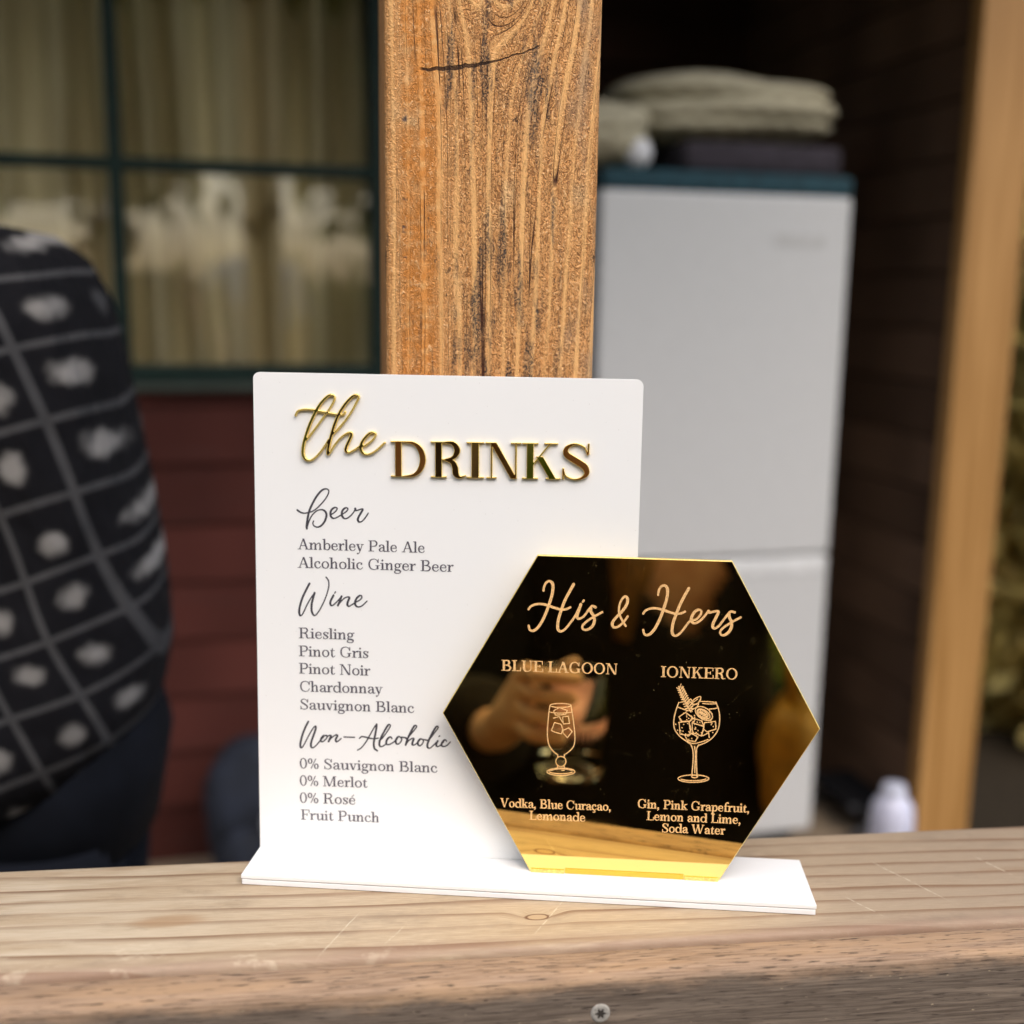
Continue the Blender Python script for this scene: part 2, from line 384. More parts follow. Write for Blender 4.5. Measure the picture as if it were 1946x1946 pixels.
def glyphs(T, h):
    def B(a, b, c, d): return ('p', [(a, b), (c, b), (c, d), (a, d)])
    def Q(x0, y0, x1, y1, w): return ('p', [(x0 - w / 2, y0), (x0 + w / 2, y0), (x1 + w / 2, y1), (x1 - w / 2, y1)])
    def C(*p): return ('c', [(x, y, (h + (T - h) * w) / 2) for x, y, w in p])
    def D(x, y, r): return ('c', [(x, y, r), (x + 0.001, y, r)])
    s = 0.12; st = B(s, 0, s + T, 1); e = s + T
    sb = B(0.02, 0, e + 0.10, h); stp = B(0.02, 1 - h, e + 0.10, 1); X = 0.64
    ls = 0.08; le = ls + T
    def stem(y0, y1, x=ls): return B(x, y0, x + T, y1)
    def foot(x=ls): return B(x - 0.08, 0, x + T + 0.08, h)
    def head(y, x=ls): return ('p', [(x - 0.09, y - h), (x + 0.01, y - h * 1.6), (x + 0.01 + T * 0.5, y), (x - 0.09, y)])
    def ell(cx, cy, rx, ry, w=1.0): return C(*[(cx + rx * math.cos(a), cy + ry * math.sin(a), w * abs(math.cos(a)) ** 1.4) for a in np.linspace(0, 2 * math.pi, 17)])
    cc = C((.70, .68, 0), (.64, .87, .1), (.45, .985, 0), (.2, .86, .6), (.11, .5, 1), (.2, .14, .6), (.45, .015, 0), (.63, .1, 0), (.72, .30, 0))
    ee = [C((.10, .345, 0), (.27, .345, 0), (.43, .345, 0)), C((.43, .345, .3), (.42, .50, .6), (.28, .625, 0), (.13, .53, .7), (.08, .32, 1), (.13, .11, .7), (.28, .015, 0), (.40, .06, 0), (.47, .18, 0))]
    c_ = [C((.39, .50, .8), (.38, .57, .3), (.28, .625, 0), (.13, .53, .7), (.08, .32, 1), (.13, .11, .7), (.28, .015, 0), (.40, .07, 0), (.46, .18, 0)), D(.385, .495, T * .55)]
    vv = [Q(.28, 0, .10, X, T), Q(.29, 0, .45, X, h), B(0, X - h, .24, X), B(.34, X - h, .56, X)]
    nn = [stem(0, X), foot(), head(X), C((le - .02, .42, 0), (.30, .60, .2), (.40, .60, .55), (.45, .47, 1), (.455, .06, 1)), B(.455 - T / 2, 0, .455 + T / 2, .2), B(.34, 0, .57, h)]
    bl = [C((le - .02, .47, 0), (.31, .62, .1), (.46, .54, .7), (.52, .32, 1), (.46, .10, .7), (.30, .015, 0), (le - .02, .13, 0))]
    g = {
     'A': (.82, [Q(.13, 0, .41, 1, h * 1.3), Q(.68, 0, .41, 1, T), B(.22, .32, .58, .32 + h), B(.0, 0, .26, h), B(.53, 0, .84, h)]),
     'B': (.76, [st, B(.02, 1 - h, .34, 1), B(.2, .5, .36, .5 + h), B(.02, 0, .36, h), C((.3, 1 - h / 2, 0), (.50, .94, .6), (.57, .77, 1), (.50, .58, .5), (.32, .52, 0)), C((.32, .52, 0), (.56, .46, .5), (.66, .27, 1), (.56, .06, .6), (.32, h / 2, 0))]),
     'C': (.80, [cc, B(.70, .64, .70 + h, 1)]),
     'D': (.88, [st, B(.02, 1 - h, .36, 1), B(.02, 0, .36, h), C((.3, 1 - h / 2, 0), (.55, .94, .4), (.70, .77, .85), (.76, .5, 1), (.70, .23, .85), (.55, .06, .4), (.3, h / 2, 0))]),
     'E': (.74, [st, B(.02, 1 - h, .66, 1), B(.02, 0, .68, h), B(.2, .5, .48, .5 + h), B(.63, .7, .63 + h, 1), B(.66, 0, .66 + h, .32), B(.46, .40, .46 + h, .64)]),
     'F': (.68, [st, B(.02, 1 - h, .62, 1), B(.02, 0, .40, h), B(.2, .5, .46, .5 + h), B(.60, .69, .60 + h, 1), B(.45, .38, .45 + h, .64)]),
     'G': (.88, [cc, B(.70, .64, .70 + h, 1), B(.62, .06, .62 + T, .42), B(.53, .42 - h, .84, .42)]),
     'I': (e + .12, [st, sb, stp]),
     'K': (.86, [st, sb, stp, Q(.26, .40, .64, 1, h * 1.2), Q(.70, 0, .40, .63, T), B(.50, 1 - h, .80, 1), B(.54, 0, .86, h)]),
     'L': (.68, [st, stp, B(.02, 0, .62, h), B(.60, 0, .60 + h, .36)]),
     'M': (1.04, [B(.12, 0, .12 + h, 1), Q(.48, 0, .18, 1, T), Q(.49, 0, .80, 1, h * 1.2), B(.78, 0, .78 + T, 1), B(.02, 0, .26, h), B(.0, 1 - h, .2, 1), B(.68, 0, 1.0, h), B(.78, 1 - h, 1.0, 1)]),
     'N': (.88, [B(.14, 0, .14 + h * 1.1, 1), Q(.68, 0, .20, 1, T), B(.70, 0, .70 + h * 1.1, 1), B(.02, 1 - h, .2, 1), B(.04, 0, .28, h), B(.60, 1 - h, .84, 1)]),
     'O': (.86, [ell(.43, .5, .325, .485)]),
     'P': (.70, [st, B(.02, 1 - h, .34, 1), B(.2, .44, .34, .44 + h), B(.02, 0, .42, h), C((.3, 1 - h / 2, 0), (.52, .94, .6), (.61, .73, 1), (.52, .51, .5), (.3, .46, 0))]),
     'R': (.82, [st, B(.02, 1 - h, .34, 1), B(.2, .48, .36, .48 + h), sb, C((.3, 1 - h / 2, 0), (.52, .95, .6), (.61, .76, 1), (.52, .56, .5), (.32, .50, 0)), C((.34, .50, .1), (.50, .44, .7), (.565, .28, 1), (.58, .12, 1), (.66, .02, .3), (.79, .06, 0))]),
     'S': (.66, [C((.56, .70, 0), (.50, .89, 0), (.33, .985, 0), (.16, .88, .5), (.15, .70, .9), (.33, .53, 1), (.51, .36, 1), (.55, .18, .7), (.45, .05, .2), (.30, .015, 0), (.14, .11, 0), (.09, .30, 0)), B(.56, .69, .56 + h, 1), B(.07, 0, .07 + h, .31)]),
     'U': (.84, [B(.12, .3, .12 + T, 1), C((.12 + T / 2, .4, 1), (.13 + T / 2, .22, 1), (.27, .06, .6), (.44, .015, 0), (.6, .07, 0), (.69, .28, 0), (.69, .98, 0)), B(.02, 1 - h, .36, 1), B(.58, 1 - h, .82, 1)]),
     'V': (.84, [Q(.42, 0, .15, 1, T), Q(.43, 0, .70, 1, h * 1.2), B(.0, 1 - h, .30, 1), B(.58, 1 - h, .84, 1)]),
     'W': (1.18, [Q(.36, 0, .13, 1, T), Q(.37, 0, .60, 1, h * 1.2), Q(.80, 0, .58, 1, T), Q(.81, 0, 1.05, 1, h * 1.2), B(.0, 1 - h, .28, 1), B(.46, 1 - h, .72, 1), B(.94, 1 - h, 1.18, 1)]),
     'a': (.55, [C((.11, .50, .9), (.14, .58, .4), (.25, .625, 0), (.37, .57, .6), (.41, .44, 1)), C((.41, .44, 1), (.41, .14, 1), (.45, .03, .4), (.55, .06, 0)), C((.40, .375, 0), (.22, .33, .2), (.10, .17, 1), (.16, .04, .3), (.27, .03, 0), (.40, .16, 0)), D(.12, .49, T * .5)]),
     'b': (.60, [stem(.02, 1.02), head(1.02)] + bl), 'c': (.50, c_),
     'ç': (.50, c_ + [C((.27, .01, 0), (.29, -.07, .2), (.34, -.15, .7), (.26, -.24, .2), (.15, -.22, .2))]),
     'd': (.64, [B(.44, 0, .44 + T, 1.02), head(1.02, .44), B(.50, 0, .64, h), C((.46, .47, 0), (.31, .62, .1), (.14, .54, .7), (.08, .32, 1), (.14, .10, .7), (.31, .015, 0), (.46, .13, 0))]),
     'e': (.53, ee), 'é': (.53, ee + [Q(.24, .74, .40, .96, T * .6)]),
     'f': (.37, [C((.17, .3, 1), (.17, .70, 1), (.21, .92, .6), (.32, 1.02, 0), (.39, .98, .3)), D(.385, .95, T * .5), B(.17 - T / 2, 0, .17 + T / 2, .4), B(.03, X - h, .34, X), B(.05, 0, .33, h)]),
     'g': (.53, [ell(.24, .43, .15, .19, .9), C((.15, .25, 0), (.08, .14, .3), (.14, .05, .7), (.34, .01, 1), (.45, -.10, .7), (.38, -.25, .2), (.22, -.29, 0), (.06, -.22, .5), (.05, -.10, .3), (.16, .0, 0)), C((.36, .55, 0), (.43, .61, 0), (.50, .61, .4))]),
     'h': (.62, nn[3:] + [stem(0, 1.02), foot(), head(1.02)]),
     'i': (.30, [stem(0, X), foot(), head(X), D(.135, .87, T * .62)]),
     'k': (.62, [stem(0, 1.02), foot(), head(1.02), Q(.20, .26, .46, X, h * 1.2), Q(.50, 0, .29, .40, T), B(.32, X - h, .58, X), B(.36, 0, .62, h)]),
     'l': (.30, [stem(0, 1.02), foot(), head(1.02)]),
     'm': (.96, nn + [C((.49, .42, 0), (.64, .60, .2), (.74, .60, .55), (.79, .47, 1), (.795, .06, 1)), B(.795 - T / 2, 0, .795 + T / 2, .2), B(.69, 0, .91, h)]),
     'n': (.62, nn), 'o': (.58, [ell(.29, .32, .205, .305)]),
     'p': (.60, [stem(-.29, X), head(X), B(0, -.29, .28, -.29 + h)] + bl),
     'r': (.43, [stem(0, X), foot(), head(X), C((le - .02, .40, 0), (.28, .58, .1), (.37, .61, .5)), D(.37, .57, T * .55)]),
     's': (.45, [C((.36, .46, 0), (.32, .585, 0), (.21, .625, 0), (.10, .54, .6), (.14, .41, .95), (.28, .29, 1), (.36, .17, .8), (.28, .04, .1), (.18, .015, 0), (.09, .08, 0), (.06, .20, 0)), B(.36, .45, .36 + h, X), B(.05, 0, .05 + h, .2)]),
     't': (.38, [('p', [(.15 - T / 2, .6), (.15 + T / 2, .6), (.15 + T / 2, .84), (.15 + T / 4, .84)]), C((.15, .6, 1), (.15, .16, 1), (.20, .03, .4), (.29, .025, 0), (.35, .12, 0)), B(.02, X - h, .34, X)]),
     'u': (.64, [B(.10, .2, .10 + T, X), head(X, .10), C((.10 + T / 2, .3, 1), (.11 + T / 2, .15, 1), (.20, .03, .5), (.29, .02, 0), (.44, .16, 0)), B(.44, 0, .44 + T, X), head(X, .44), B(.5, 0, .64, h)]),
     'v': (.56, vv),
     'w': (.80, [Q(.26, 0, .10, X, T), Q(.27, 0, .42, X, h), Q(.56, 0, .41, X, T), Q(.57, 0, .70, X, h), B(0, X - h, .22, X), B(.60, X - h, .80, X)]),
     'y': (.56, vv + [C((.28, .0, 0), (.22, -.18, 0), (.13, -.28, .2)), D(.11, -.235, T * .5)]),
     '0': (.58, [ell(.28, .5, .205, .485)]),
     '%': (.82, [ell(.19, .74, .12, .23, .8), ell(.62, .25, .12, .23, .8), Q(.24, 0, .60, 1, h * 1.2)]),
     ',': (.26, [D(.11, .06, T * .62), C((.135, .05, .7), (.13, -.09, .3), (.06, -.18, 0))]), ' ': (.30, []),
    }
    return g
def typeset(lines, T, h):
    """lines: (text, start_xz, end_xz, cap height) on the sign plane -> stroke curves and polygons."""
    G = glyphs(T, h); cs, ps = [], []
    for text, p0, p1, cap in lines:
        p0 = np.array(p0); p1 = np.array(p1); adv = sum(G[c][0] for c in text) - 0.06
        ux = (p1 - p0) / adv; sx = np.hypot(*ux); uy = np.array([-ux[1], ux[0]]) / sx * cap; x = -0.02
        for c in text:
            a, st = G[c]
            for k, pts in st:
                if k == 'p': ps.append([p0 + (x + q[0]) * ux + q[1] * uy for q in pts])
                else:
                    cv = catmull(pts, 6); r = cv[:, 2] * (sx + cap) / 2
                    cs.append(np.c_[p0 + (x + cv[:, :1]) * ux + cv[:, 1:2] * uy, r])
            x += a
    return cs, ps
def pen(strokes, org, sc, y, thin, thick, n=8):
    """hand-script strokes measured on the photo -> curves on the sign plane; down strokes swell like a nib."""
    out = []
    for s in strokes:
        P = np.array([on_sign(org[0] + a * sc, org[1] + b * sc, y) for a, b in s])
        if len(P) > 2: P = catmull(P, n)
        d = np.gradient(P, axis=0); dn = -d[:, 1] / (np.hypot(d[:, 0], d[:, 1]) + 1e-12)
        w = np.clip(dn, 0, 1) ** 0.8
        if len(w) > 5: w = np.convolve(np.pad(w, 2, 'edge'), np.ones(5) / 5, 'valid')
        out.append(np.c_[P, thin + (thick - thin) * w])
    return out

# ------------------------------------------------------------------ the sign
M4 = Matrix([list(M[i]) + [0] for i in range(3)] + [[0, 0, 0, 1]])
PW, PH, BL, BF, BB, DH, XH = 0.25, 0.322, 0.3666, 0.0419, 0.0223, 0.016, 0.2473
sign = empty('menu_sign', M4)
tag(sign, 'white acrylic drinks menu with gold mirror hexagon on a long white base', 'sign')
def slab(name, x0, x1, y0, y1, z0, z1, mat, bev=0.0005): return link(name, box_me(x0, x1, y0, y1, z0, z1, bev=bev), mat, sign)
base = slab('base', 0, BL, -BF, BB, -0.0029, 0, WHITE)
low = slab('bottom_plate', 0.0004, BL - 0.0004, -BF + 0.0003, BB, -0.0070, -0.0034, WHITE_EDGE)
bm = bmesh.new(); rc = 0.0045
pts = [(0, 0.0), (PW, 0.0)] + [(PW - rc + rc * math.cos(a), PH - rc + rc * math.sin(a)) for a in np.linspace(0, math.pi / 2, 7)] + \
      [(rc - rc * math.sin(a), PH - rc + rc * math.cos(a)) for a in np.linspace(0, math.pi / 2, 7)]
prism(bm, pts, 0.0, 0.003)
bmesh.ops.bevel(bm, geom=[e for e in bm.edges if abs(e.verts[0].co.y - e.verts[1].co.y) < 1e-6 and e.calc_length() > 0.01], offset=0.0004, segments=2, affect='EDGES')
panel = link('panel', from_bm(bm), WHITE, sign)
hz = 0.2112; hv = [(XH - 0.0614, 0.0), (XH + 0.0614, 0.0), (XH + 0.1203, hz / 2 - 0.0003), (XH + 0.0608, hz), (XH - 0.0608, hz), (XH - 0.1203, hz / 2 - 0.0003)]
bm = bmesh.new(); prism(bm, hv, -DH, -DH + 0.003)
for f in bm.faces: f.material_index = 0 if f.normal.y < -0.5 else 1
bmesh.ops.bevel(bm, geom=[e for e in bm.edges if all(v.co.y < -DH + 0.001 for v in e.verts)], offset=0.0005, segments=1, affect='EDGES', material=1)
hexa = link('mirror_hexagon', from_bm(bm), [GOLD, GOLD_EDGE], sign)
# the joint where the hexagon is let into the base: amber tab, two pale strips added as its edge reflections
link('slot_tab', box_me(XH - 0.0385, XH + 0.0385, -DH - 0.0008, -DH - 0.0002, 0.0001, 0.0034, bev=0.0002), AMBER, hexa)
for a, b in ((-0.0608, -0.0390), (0.0390, 0.0608)):
    link('corner_foot', box_me(XH + a, XH + b, -DH - 0.0013, -DH - 0.0002, 0.0001, 0.0022, bev=0.0002), GOLD_EDGE, hexa)

# --- raised gold title
s2 = 0.31056; o2 = (540, 730); yl = -0.0027
the = [[(135, 342), (195, 262), (255, 180), (296, 115), (306, 82), (290, 66), (262, 76), (220, 120), (185, 180), (150, 258), (122, 345), (112, 410), (120, 450), (145, 468), (175, 460), (212, 425), (245, 380), (270, 340)],
       [(66, 192), (80, 166), (115, 155), (165, 157), (230, 170), (290, 182), (335, 190), (363, 184), (370, 170)],
       [(292, 312), (350, 250), (402, 180), (441, 110), (455, 80), (444, 67), (418, 74), (380, 112), (340, 170), (308, 242), (284, 322), (268, 392), (266, 428), (278, 420), (302, 380), (337, 335), (375, 305), (401, 297), (409, 312), (396, 345), (379, 382), (376, 408), (391, 420), (420, 408), (450, 388), (478, 368)],
       [(474, 384), (503, 370), (536, 345), (556, 315), (551, 298), (526, 299), (496, 325), (471, 364), (468, 400), (485, 426), (515, 430), (550, 415), (586, 385), (613, 360)]]
sheet('script_lettering', pen(the, o2, s2, yl, 0.00072, 0.00118), [], 0.00018, -0.0001, 0.0021, [GOLD_LETTER, GOLD_EDGE], panel, 0.00058)
dr = []
for ch, a, b in (('D', 651, 868), ('R', 895, 1108), ('I', 1114, 1222), ('N', 1230, 1448), ('K', 1454, 1690), ('S', 1700, 1866)):
    ya = 568 + (a - 648) * 0.0165; yb = 568 + (b - 648) * 0.0165
    dr.append((ch, on_sign(540 + a * s2, 730 + ya * s2, yl), on_sign(540 + b * s2, 730 + yb * s2, yl), 0.0232))
G = glyphs(0.155, 0.040); cs, ps = [], []
for ch, p0, p1, cap in dr:                        # every capital set to its own measured width
    p0 = np.array(p0); p1 = np.array(p1); allx = [q[0] for k, pt in G[ch][1] for q in pt]; xa, xb = min(allx), max(allx) + (0.075 if ch in 'D' else 0)
    ux = (p1 - p0) / (xb - xa); sx = np.hypot(*ux); uy = np.array([-ux[1], ux[0]]) / sx * cap
    for k, pt in G[ch][1]:
        if k == 'p': ps.append([p0 + (q[0] - xa) * ux + q[1] * uy for q in pt])
        else:
            cv = catmull(pt, 10); cs.append(np.c_[p0 + (cv[:, :1] - xa) * ux + cv[:, 1:2] * uy, cv[:, 2] * (sx + cap) / 2])
sheet('capital_lettering', cs, ps, 0.00018, -0.0001, 0.0021, [GOLD_LETTER, GOLD_EDGE], panel, 0.00032)

# --- printed menu
s3 = 0.18634; oA = (540, 910); oB = (540, 1250); yp = -0.0002
beer = [[(133, 318), (165, 340), (200, 350), (240, 345), (300, 325), (360, 275), (420, 205), (452, 145), (450, 112), (420, 102), (380, 120), (330, 180), (285, 260), (255, 330), (238, 410), (229, 480), (231, 508)],
        [(231, 508), (250, 440), (282, 375), (330, 328), (380, 314), (416, 330), (431, 370), (415, 430), (380, 475), (340, 492), (305, 480), (292, 455), (300, 430)],
        [(470, 366), (500, 352), (530, 325), (540, 300), (518, 292), (488, 310), (472, 345), (478, 385), (505, 403), (545, 390), (590, 362), (632, 335), (650, 308), (635, 295), (610, 305), (590, 335), (590, 375), (610, 402), (642, 402), (682, 372), (715, 330), (726, 303)],
        [(724, 303), (733, 322), (760, 317), (790, 307), (800, 316), (780, 352), (756, 395), (752, 425), (770, 440), (797, 430), (832, 390), (857, 350)]]
wine = [[(258, 1068), (220, 1140), (180, 1230), (156, 1320), (154, 1372), (168, 1396), (192, 1372), (230, 1290), (275, 1212), (310, 1163)], [(310, 1163), (298, 1205), (282, 1270), (280, 1340), (296, 1385), (320, 1390), (357, 1345), (402, 1260), (437, 1170), (456, 1090), (450, 1035), (427, 1003)],
        [(503, 1188), (476, 1240), (470, 1275), (487, 1293), (517, 1273), (557, 1233), (585, 1198)], [(585, 1198), (567, 1248), (548, 1292)], [(548, 1292), (575, 1256), (618, 1215), (653, 1204), (664, 1218), (648, 1258), (645, 1288), (662, 1300), (697, 1280), (735, 1256)],
        [(735, 1256), (770, 1237), (792, 1212), (786, 1191), (763, 1195), (735, 1225), (722, 1265), (735, 1298), (767, 1306), (803, 1288), (845, 1247)], [(516, 1165), (523, 1153)]]
non = [[(245, 652), (215, 712), (185, 790), (166, 870), (166, 908), (181, 916), (206, 880), (247, 800), (290, 726), (317, 698), (322, 722), (300, 790), (276, 860), (274, 905), (294, 918), (330, 890), (370, 842), (405, 803)],
       [(430, 797), (402, 794), (377, 825), (375, 850), (394, 856), (425, 830), (441, 802), (428, 791)], [(441, 802), (468, 791), (476, 802), (462, 832), (453, 854)], [(453, 854), (480, 820), (510, 796), (535, 786), (541, 801), (526, 832), (532, 856), (552, 850), (580, 824)],
       [(610, 808), (718, 812)], [(750, 942), (790, 915), (840, 850), (890, 760), (925, 700), (943, 680)], [(943, 680), (938, 732), (925, 800), (914, 868), (920, 922), (948, 948)], [(768, 822), (790, 805), (830, 810), (880, 823), (920, 826), (960, 820)],
       [(968, 846), (1003, 818), (1052, 750), (1081, 702), (1077, 683), (1058, 690), (1020, 752), (985, 822), (970, 875), (981, 905), (1010, 900), (1044, 874)], [(1099, 826), (1092, 812), (1078, 809), (1055, 826), (1040, 860), (1046, 883), (1072, 885), (1112, 864), (1150, 832)],
       [(1190, 811), (1165, 805), (1141, 835), (1140, 868), (1160, 882), (1188, 860), (1199, 827), (1188, 811), (1232, 815), (1250, 828)], [(1250, 830), (1302, 768), (1347, 712), (1345, 692), (1323, 701), (1285, 770), (1257, 832), (1239, 890)], [(1239, 890), (1266, 850), (1300, 825), (1321, 826), (1311, 856), (1306, 884), (1326, 890), (1362, 864), (1385, 838)],
       [(1415, 836), (1390, 828), (1366, 855), (1365, 884), (1385, 898), (1411, 875), (1421, 847), (1410, 834), (1452, 840), (1470, 848)], [(1470, 850), (1522, 780), (1566, 722), (1568, 702), (1549, 706), (1510, 770), (1475, 842), (1460, 890), (1466, 918), (1491, 920), (1527, 888), (1566, 848)],
       [(1566, 848), (1550, 885), (1561, 905), (1592, 894), (1625, 858)], [(1655, 852), (1648, 840), (1634, 839), (1611, 865), (1605, 894), (1626, 906), (1660, 894), (1694, 860)], [(1580, 803), (1585, 797)]]
sheet('heading_lettering', pen(beer, oA, s3, yp, 0.00044, 0.00070), [], 0.00012, -0.00005, 0.0001, PRINT_DARK, panel)
sheet('heading_lettering', pen(wine, oA, s3, yp, 0.00044, 0.00070), [], 0.00012, -0.00005, 0.0001, PRINT_DARK, panel)
sheet('heading_lettering', pen(non, oB, s3, yp, 0.00044, 0.00068), [], 0.00012, -0.00005, 0.0001, PRINT_DARK, panel)
def P_(u, v): return on_sign(u, v, yp)
blocks = [[('Amberley Pale Ale', P_(566.1, 1043.8), P_(806.8, 1050.7)), ('Alcoholic Ginger Beer', P_(566.1, 1078.8), P_(860.8, 1086.8))],
          [('Riesling', P_(568, 1212.8), P_(672.3, 1215.8)), ('Pinot Gris', P_(568, 1246.9), P_(700, 1250.6)), ('Pinot Noir', P_(568.3, 1279.8), P_(702.7, 1284)),
           ('Chardonnay', P_(569.5, 1313.9), P_(726.5, 1318.5)), ('Sauvignon Blanc', P_(569.8, 1347.8), P_(786.5, 1354.9))],
          [('0% Sauvignon Blanc', P_(569.8, 1460.2), P_(830.5, 1468.4)), ('0% Merlot', P_(569.8, 1492.8), P_(697.7, 1496.9)), ('0% Rosé', P_(569.8, 1525.4), P_(675.3, 1529.1)),
           ('Fruit Punch', P_(572, 1557.5), P_(720.6, 1563))]]
for b in blocks:
    cs, ps = typeset([(t, a, c, 0.0072) for t, a, c in b], 0.125, 0.056)
    sheet('list_lettering', cs, ps, 0.00012, -0.00005, 0.0001, PRINT, panel)

# --- etched hexagon
s6 = 0.2381; o6 = (980, 1080); yh = -DH - 0.0002
Hs = lambda dx, dy: [[(222 + dx, 178 + dy), (226, 150), (241, 118), (266, 103), (291, 116), (298, 152), (290, 212), (266, 290), (236, 370), (202, 438), (166, 484), (135, 500), (112, 490), (103, 458)],
                     [(103, 328), (120, 305), (160, 288), (210, 286), (260, 298), (310, 316), (360, 329), (400, 328), (436, 312)]]
def shift(st, dx, dy): return [[(a + dx, b + dy) for a, b in s] for s in st]
hh = Hs(0, 0); hh[0][0] = (222, 178)
his = hh + [[(462, 128), (430, 186), (395, 252), (365, 330), (341, 410), (335, 470), (345, 498), (367, 503), (400, 480), (440, 430), (476, 378), (512, 305), (520, 288)],
            [(520, 288), (507, 328), (491, 373), (495, 399), (516, 400), (547, 380), (590, 322), (612, 302), (638, 312)], [(600, 322), (601, 348), (620, 377), (629, 412), (619, 452), (590, 482), (555, 492), (533, 480), (536, 455), (562, 428), (602, 400), (642, 377), (691, 350)],
            [(537, 266), (543, 258)]]
amp = [[(878, 460), (850, 415), (827, 362), (826, 310), (841, 260), (870, 226), (892, 240), (889, 282), (860, 330), (820, 374), (785, 412), (770, 446), (784, 470), (815, 468), (850, 440), (880, 405), (893, 385)]]
hers = shift(hh, 915, 34) + [[(1382, 160), (1350, 216), (1312, 290), (1281, 366), (1256, 440), (1248, 500), (1258, 532), (1283, 538), (1316, 515), (1352, 470), (1382, 430), (1402, 414), (1440, 408), (1474, 372), (1481, 342), (1460, 331), (1431, 346), (1406, 386), (1402, 418), (1420, 438), (1452, 432), (1492, 400), (1525, 360), (1540, 342)],
        [(1540, 342), (1549, 354), (1580, 346), (1608, 342), (1618, 352), (1600, 392), (1576, 440), (1573, 470), (1591, 480), (1622, 460), (1657, 415), (1692, 370), (1716, 346), (1748, 352)],
        [(1702, 362), (1706, 392), (1722, 427), (1722, 470), (1700, 510), (1665, 534), (1639, 529), (1633, 505), (1657, 475), (1702, 445), (1752, 415), (1796, 392)]]
sheet('script_lettering', pen(his + amp + hers, o6, s6, yh, 0.00070, 0.00092), [], 0.00014, -DH - 0.00005, 0.0001, ETCH, hexa)
def H_(u, v): return on_sign(u, v, yh)
for nm in (('BLUE LAGOON', H_(952.7, 1274.5), H_(1173, 1282), 0.0071), ('IONKERO', H_(1255.9, 1286.7), H_(1401, 1291.5), 0.0071)):
    cs, ps = typeset([nm], 0.16, 0.06); sheet('name_lettering', cs, ps, 0.00012, -DH - 0.00005, 0.0001, ETCH, hexa)
cs, ps = typeset([('Vodka, Blue Curaçao,', H_(950.8, 1533.6), H_(1161, 1541), 0.0060), ('Lemonade', H_(1005.9, 1557.6), H_(1111.7, 1561.5), 0.0060),
                  ('Gin, Pink Grapefruit,', H_(1211.6, 1535.4), H_(1424, 1544.5), 0.0060), ('Lemon and Lime,', H_(1228.7, 1558.5), H_(1407.5, 1566), 0.0060), ('Soda Water', H_(1257.4, 1581.6), H_(1377, 1586.2), 0.0060)], 0.15, 0.062)
sheet('recipe_lettering', cs, ps, 0.00012, -DH - 0.00005, 0.0001, ETCH, hexa)
def oval(cx, cy, rx, ry, a0=0, a1=360, rot=0, n=20):
    c, s = math.cos(R(rot)), math.sin(R(rot)); q = [(rx * math.cos(R(a)), ry * math.sin(R(a))) for a in np.linspace(a0, a1, n)]
    return [(cx + x * c - y * s, cy + x * s + y * c) for x, y in q]
def poly(*p): return [[a, b] for a, b in zip(p, p[1:])]
gl = [[(757, 585), (748, 640), (740, 720), (733, 820), (736, 920), (760, 995), (805, 1046), (836, 1068)], [(968, 585), (980, 660), (994, 760), (1003, 850), (1005, 930), (985, 995), (935, 1045), (900, 1066)],
      oval(862, 578, 104, 20), oval(866, 640, 110, 14, 0, 180), [(836, 1068), (835, 1090)], [(903, 1066), (898, 1088)], oval(866, 1134, 50, 50), [(836, 1172), (826, 1202), (770, 1222)], [(896, 1172), (908, 1202), (962, 1220)],
      oval(866, 1236, 138, 37), oval(866, 1232, 118, 24, 20, 340), [(872, 1224), (900, 1222)]]
gl += poly((772, 826), (803, 748), (868, 766), (884, 812), (872, 860), (800, 842), (772, 826)) + poly((886, 826), (946, 800), (978, 838), (930, 898), (888, 852), (886, 826)) + poly((792, 704), (850, 688), (880, 742)) + poly((884, 690), (940, 684), (952, 756), (890, 762), (884, 690)) + poly((794, 630), (850, 600), (930, 628), (912, 668), (812, 674), (794, 630))
sheet('glass_drawing', pen(gl, (900, 1230), 0.19155, yh, 0.00028, 0.00034, 5), [], 0.00012, -DH - 0.00005, 0.0001, ETCH, hexa)
gr = [[(452, 432), (428, 500), (413, 575), (420, 640), (455, 692), (500, 727), (545, 758)], [(742, 430), (764, 490), (772, 560), (760, 640), (722, 700), (672, 740), (612, 766)],
      [(545, 758), (561, 800), (565, 862), (560, 935), (554, 1006)], [(606, 764), (591, 800), (590, 900), (595, 1008)], [(575, 775), (582, 830), (580, 900), (577, 980)], [(500, 727), (560, 752), (612, 745), (680, 722)],
      oval(566, 1027, 120, 29), oval(566, 1024, 104, 19, 20, 160), oval(575, 1010, 24, 10), [(460, 432), (480, 428)], [(622, 424), (680, 426), (742, 432)], [(640, 440), (690, 444), (740, 442)], [(448, 470), (500, 488), (535, 496)], [(690, 484), (730, 480), (756, 474)],
      oval(648, 518, 74, 44, 0, 360, 32), oval(644, 522, 56, 31, 0, 360, 32), oval(638, 520, 46, 24, 0, 360, 32)]
for a in range(0, 180, 36):
    c = [(640 + 44 * math.cos(R(a)) * 0.85 - 22 * math.sin(R(a)) * 0.53, 520 + 44 * math.cos(R(a)) * 0.53 + 22 * math.sin(R(a)) * 0.85)]
    gr.append([c[0], (1280 - c[0][0], 1040 - c[0][1])])
gr += [[(452, 308), (470, 370), (500, 430), (545, 505)]]
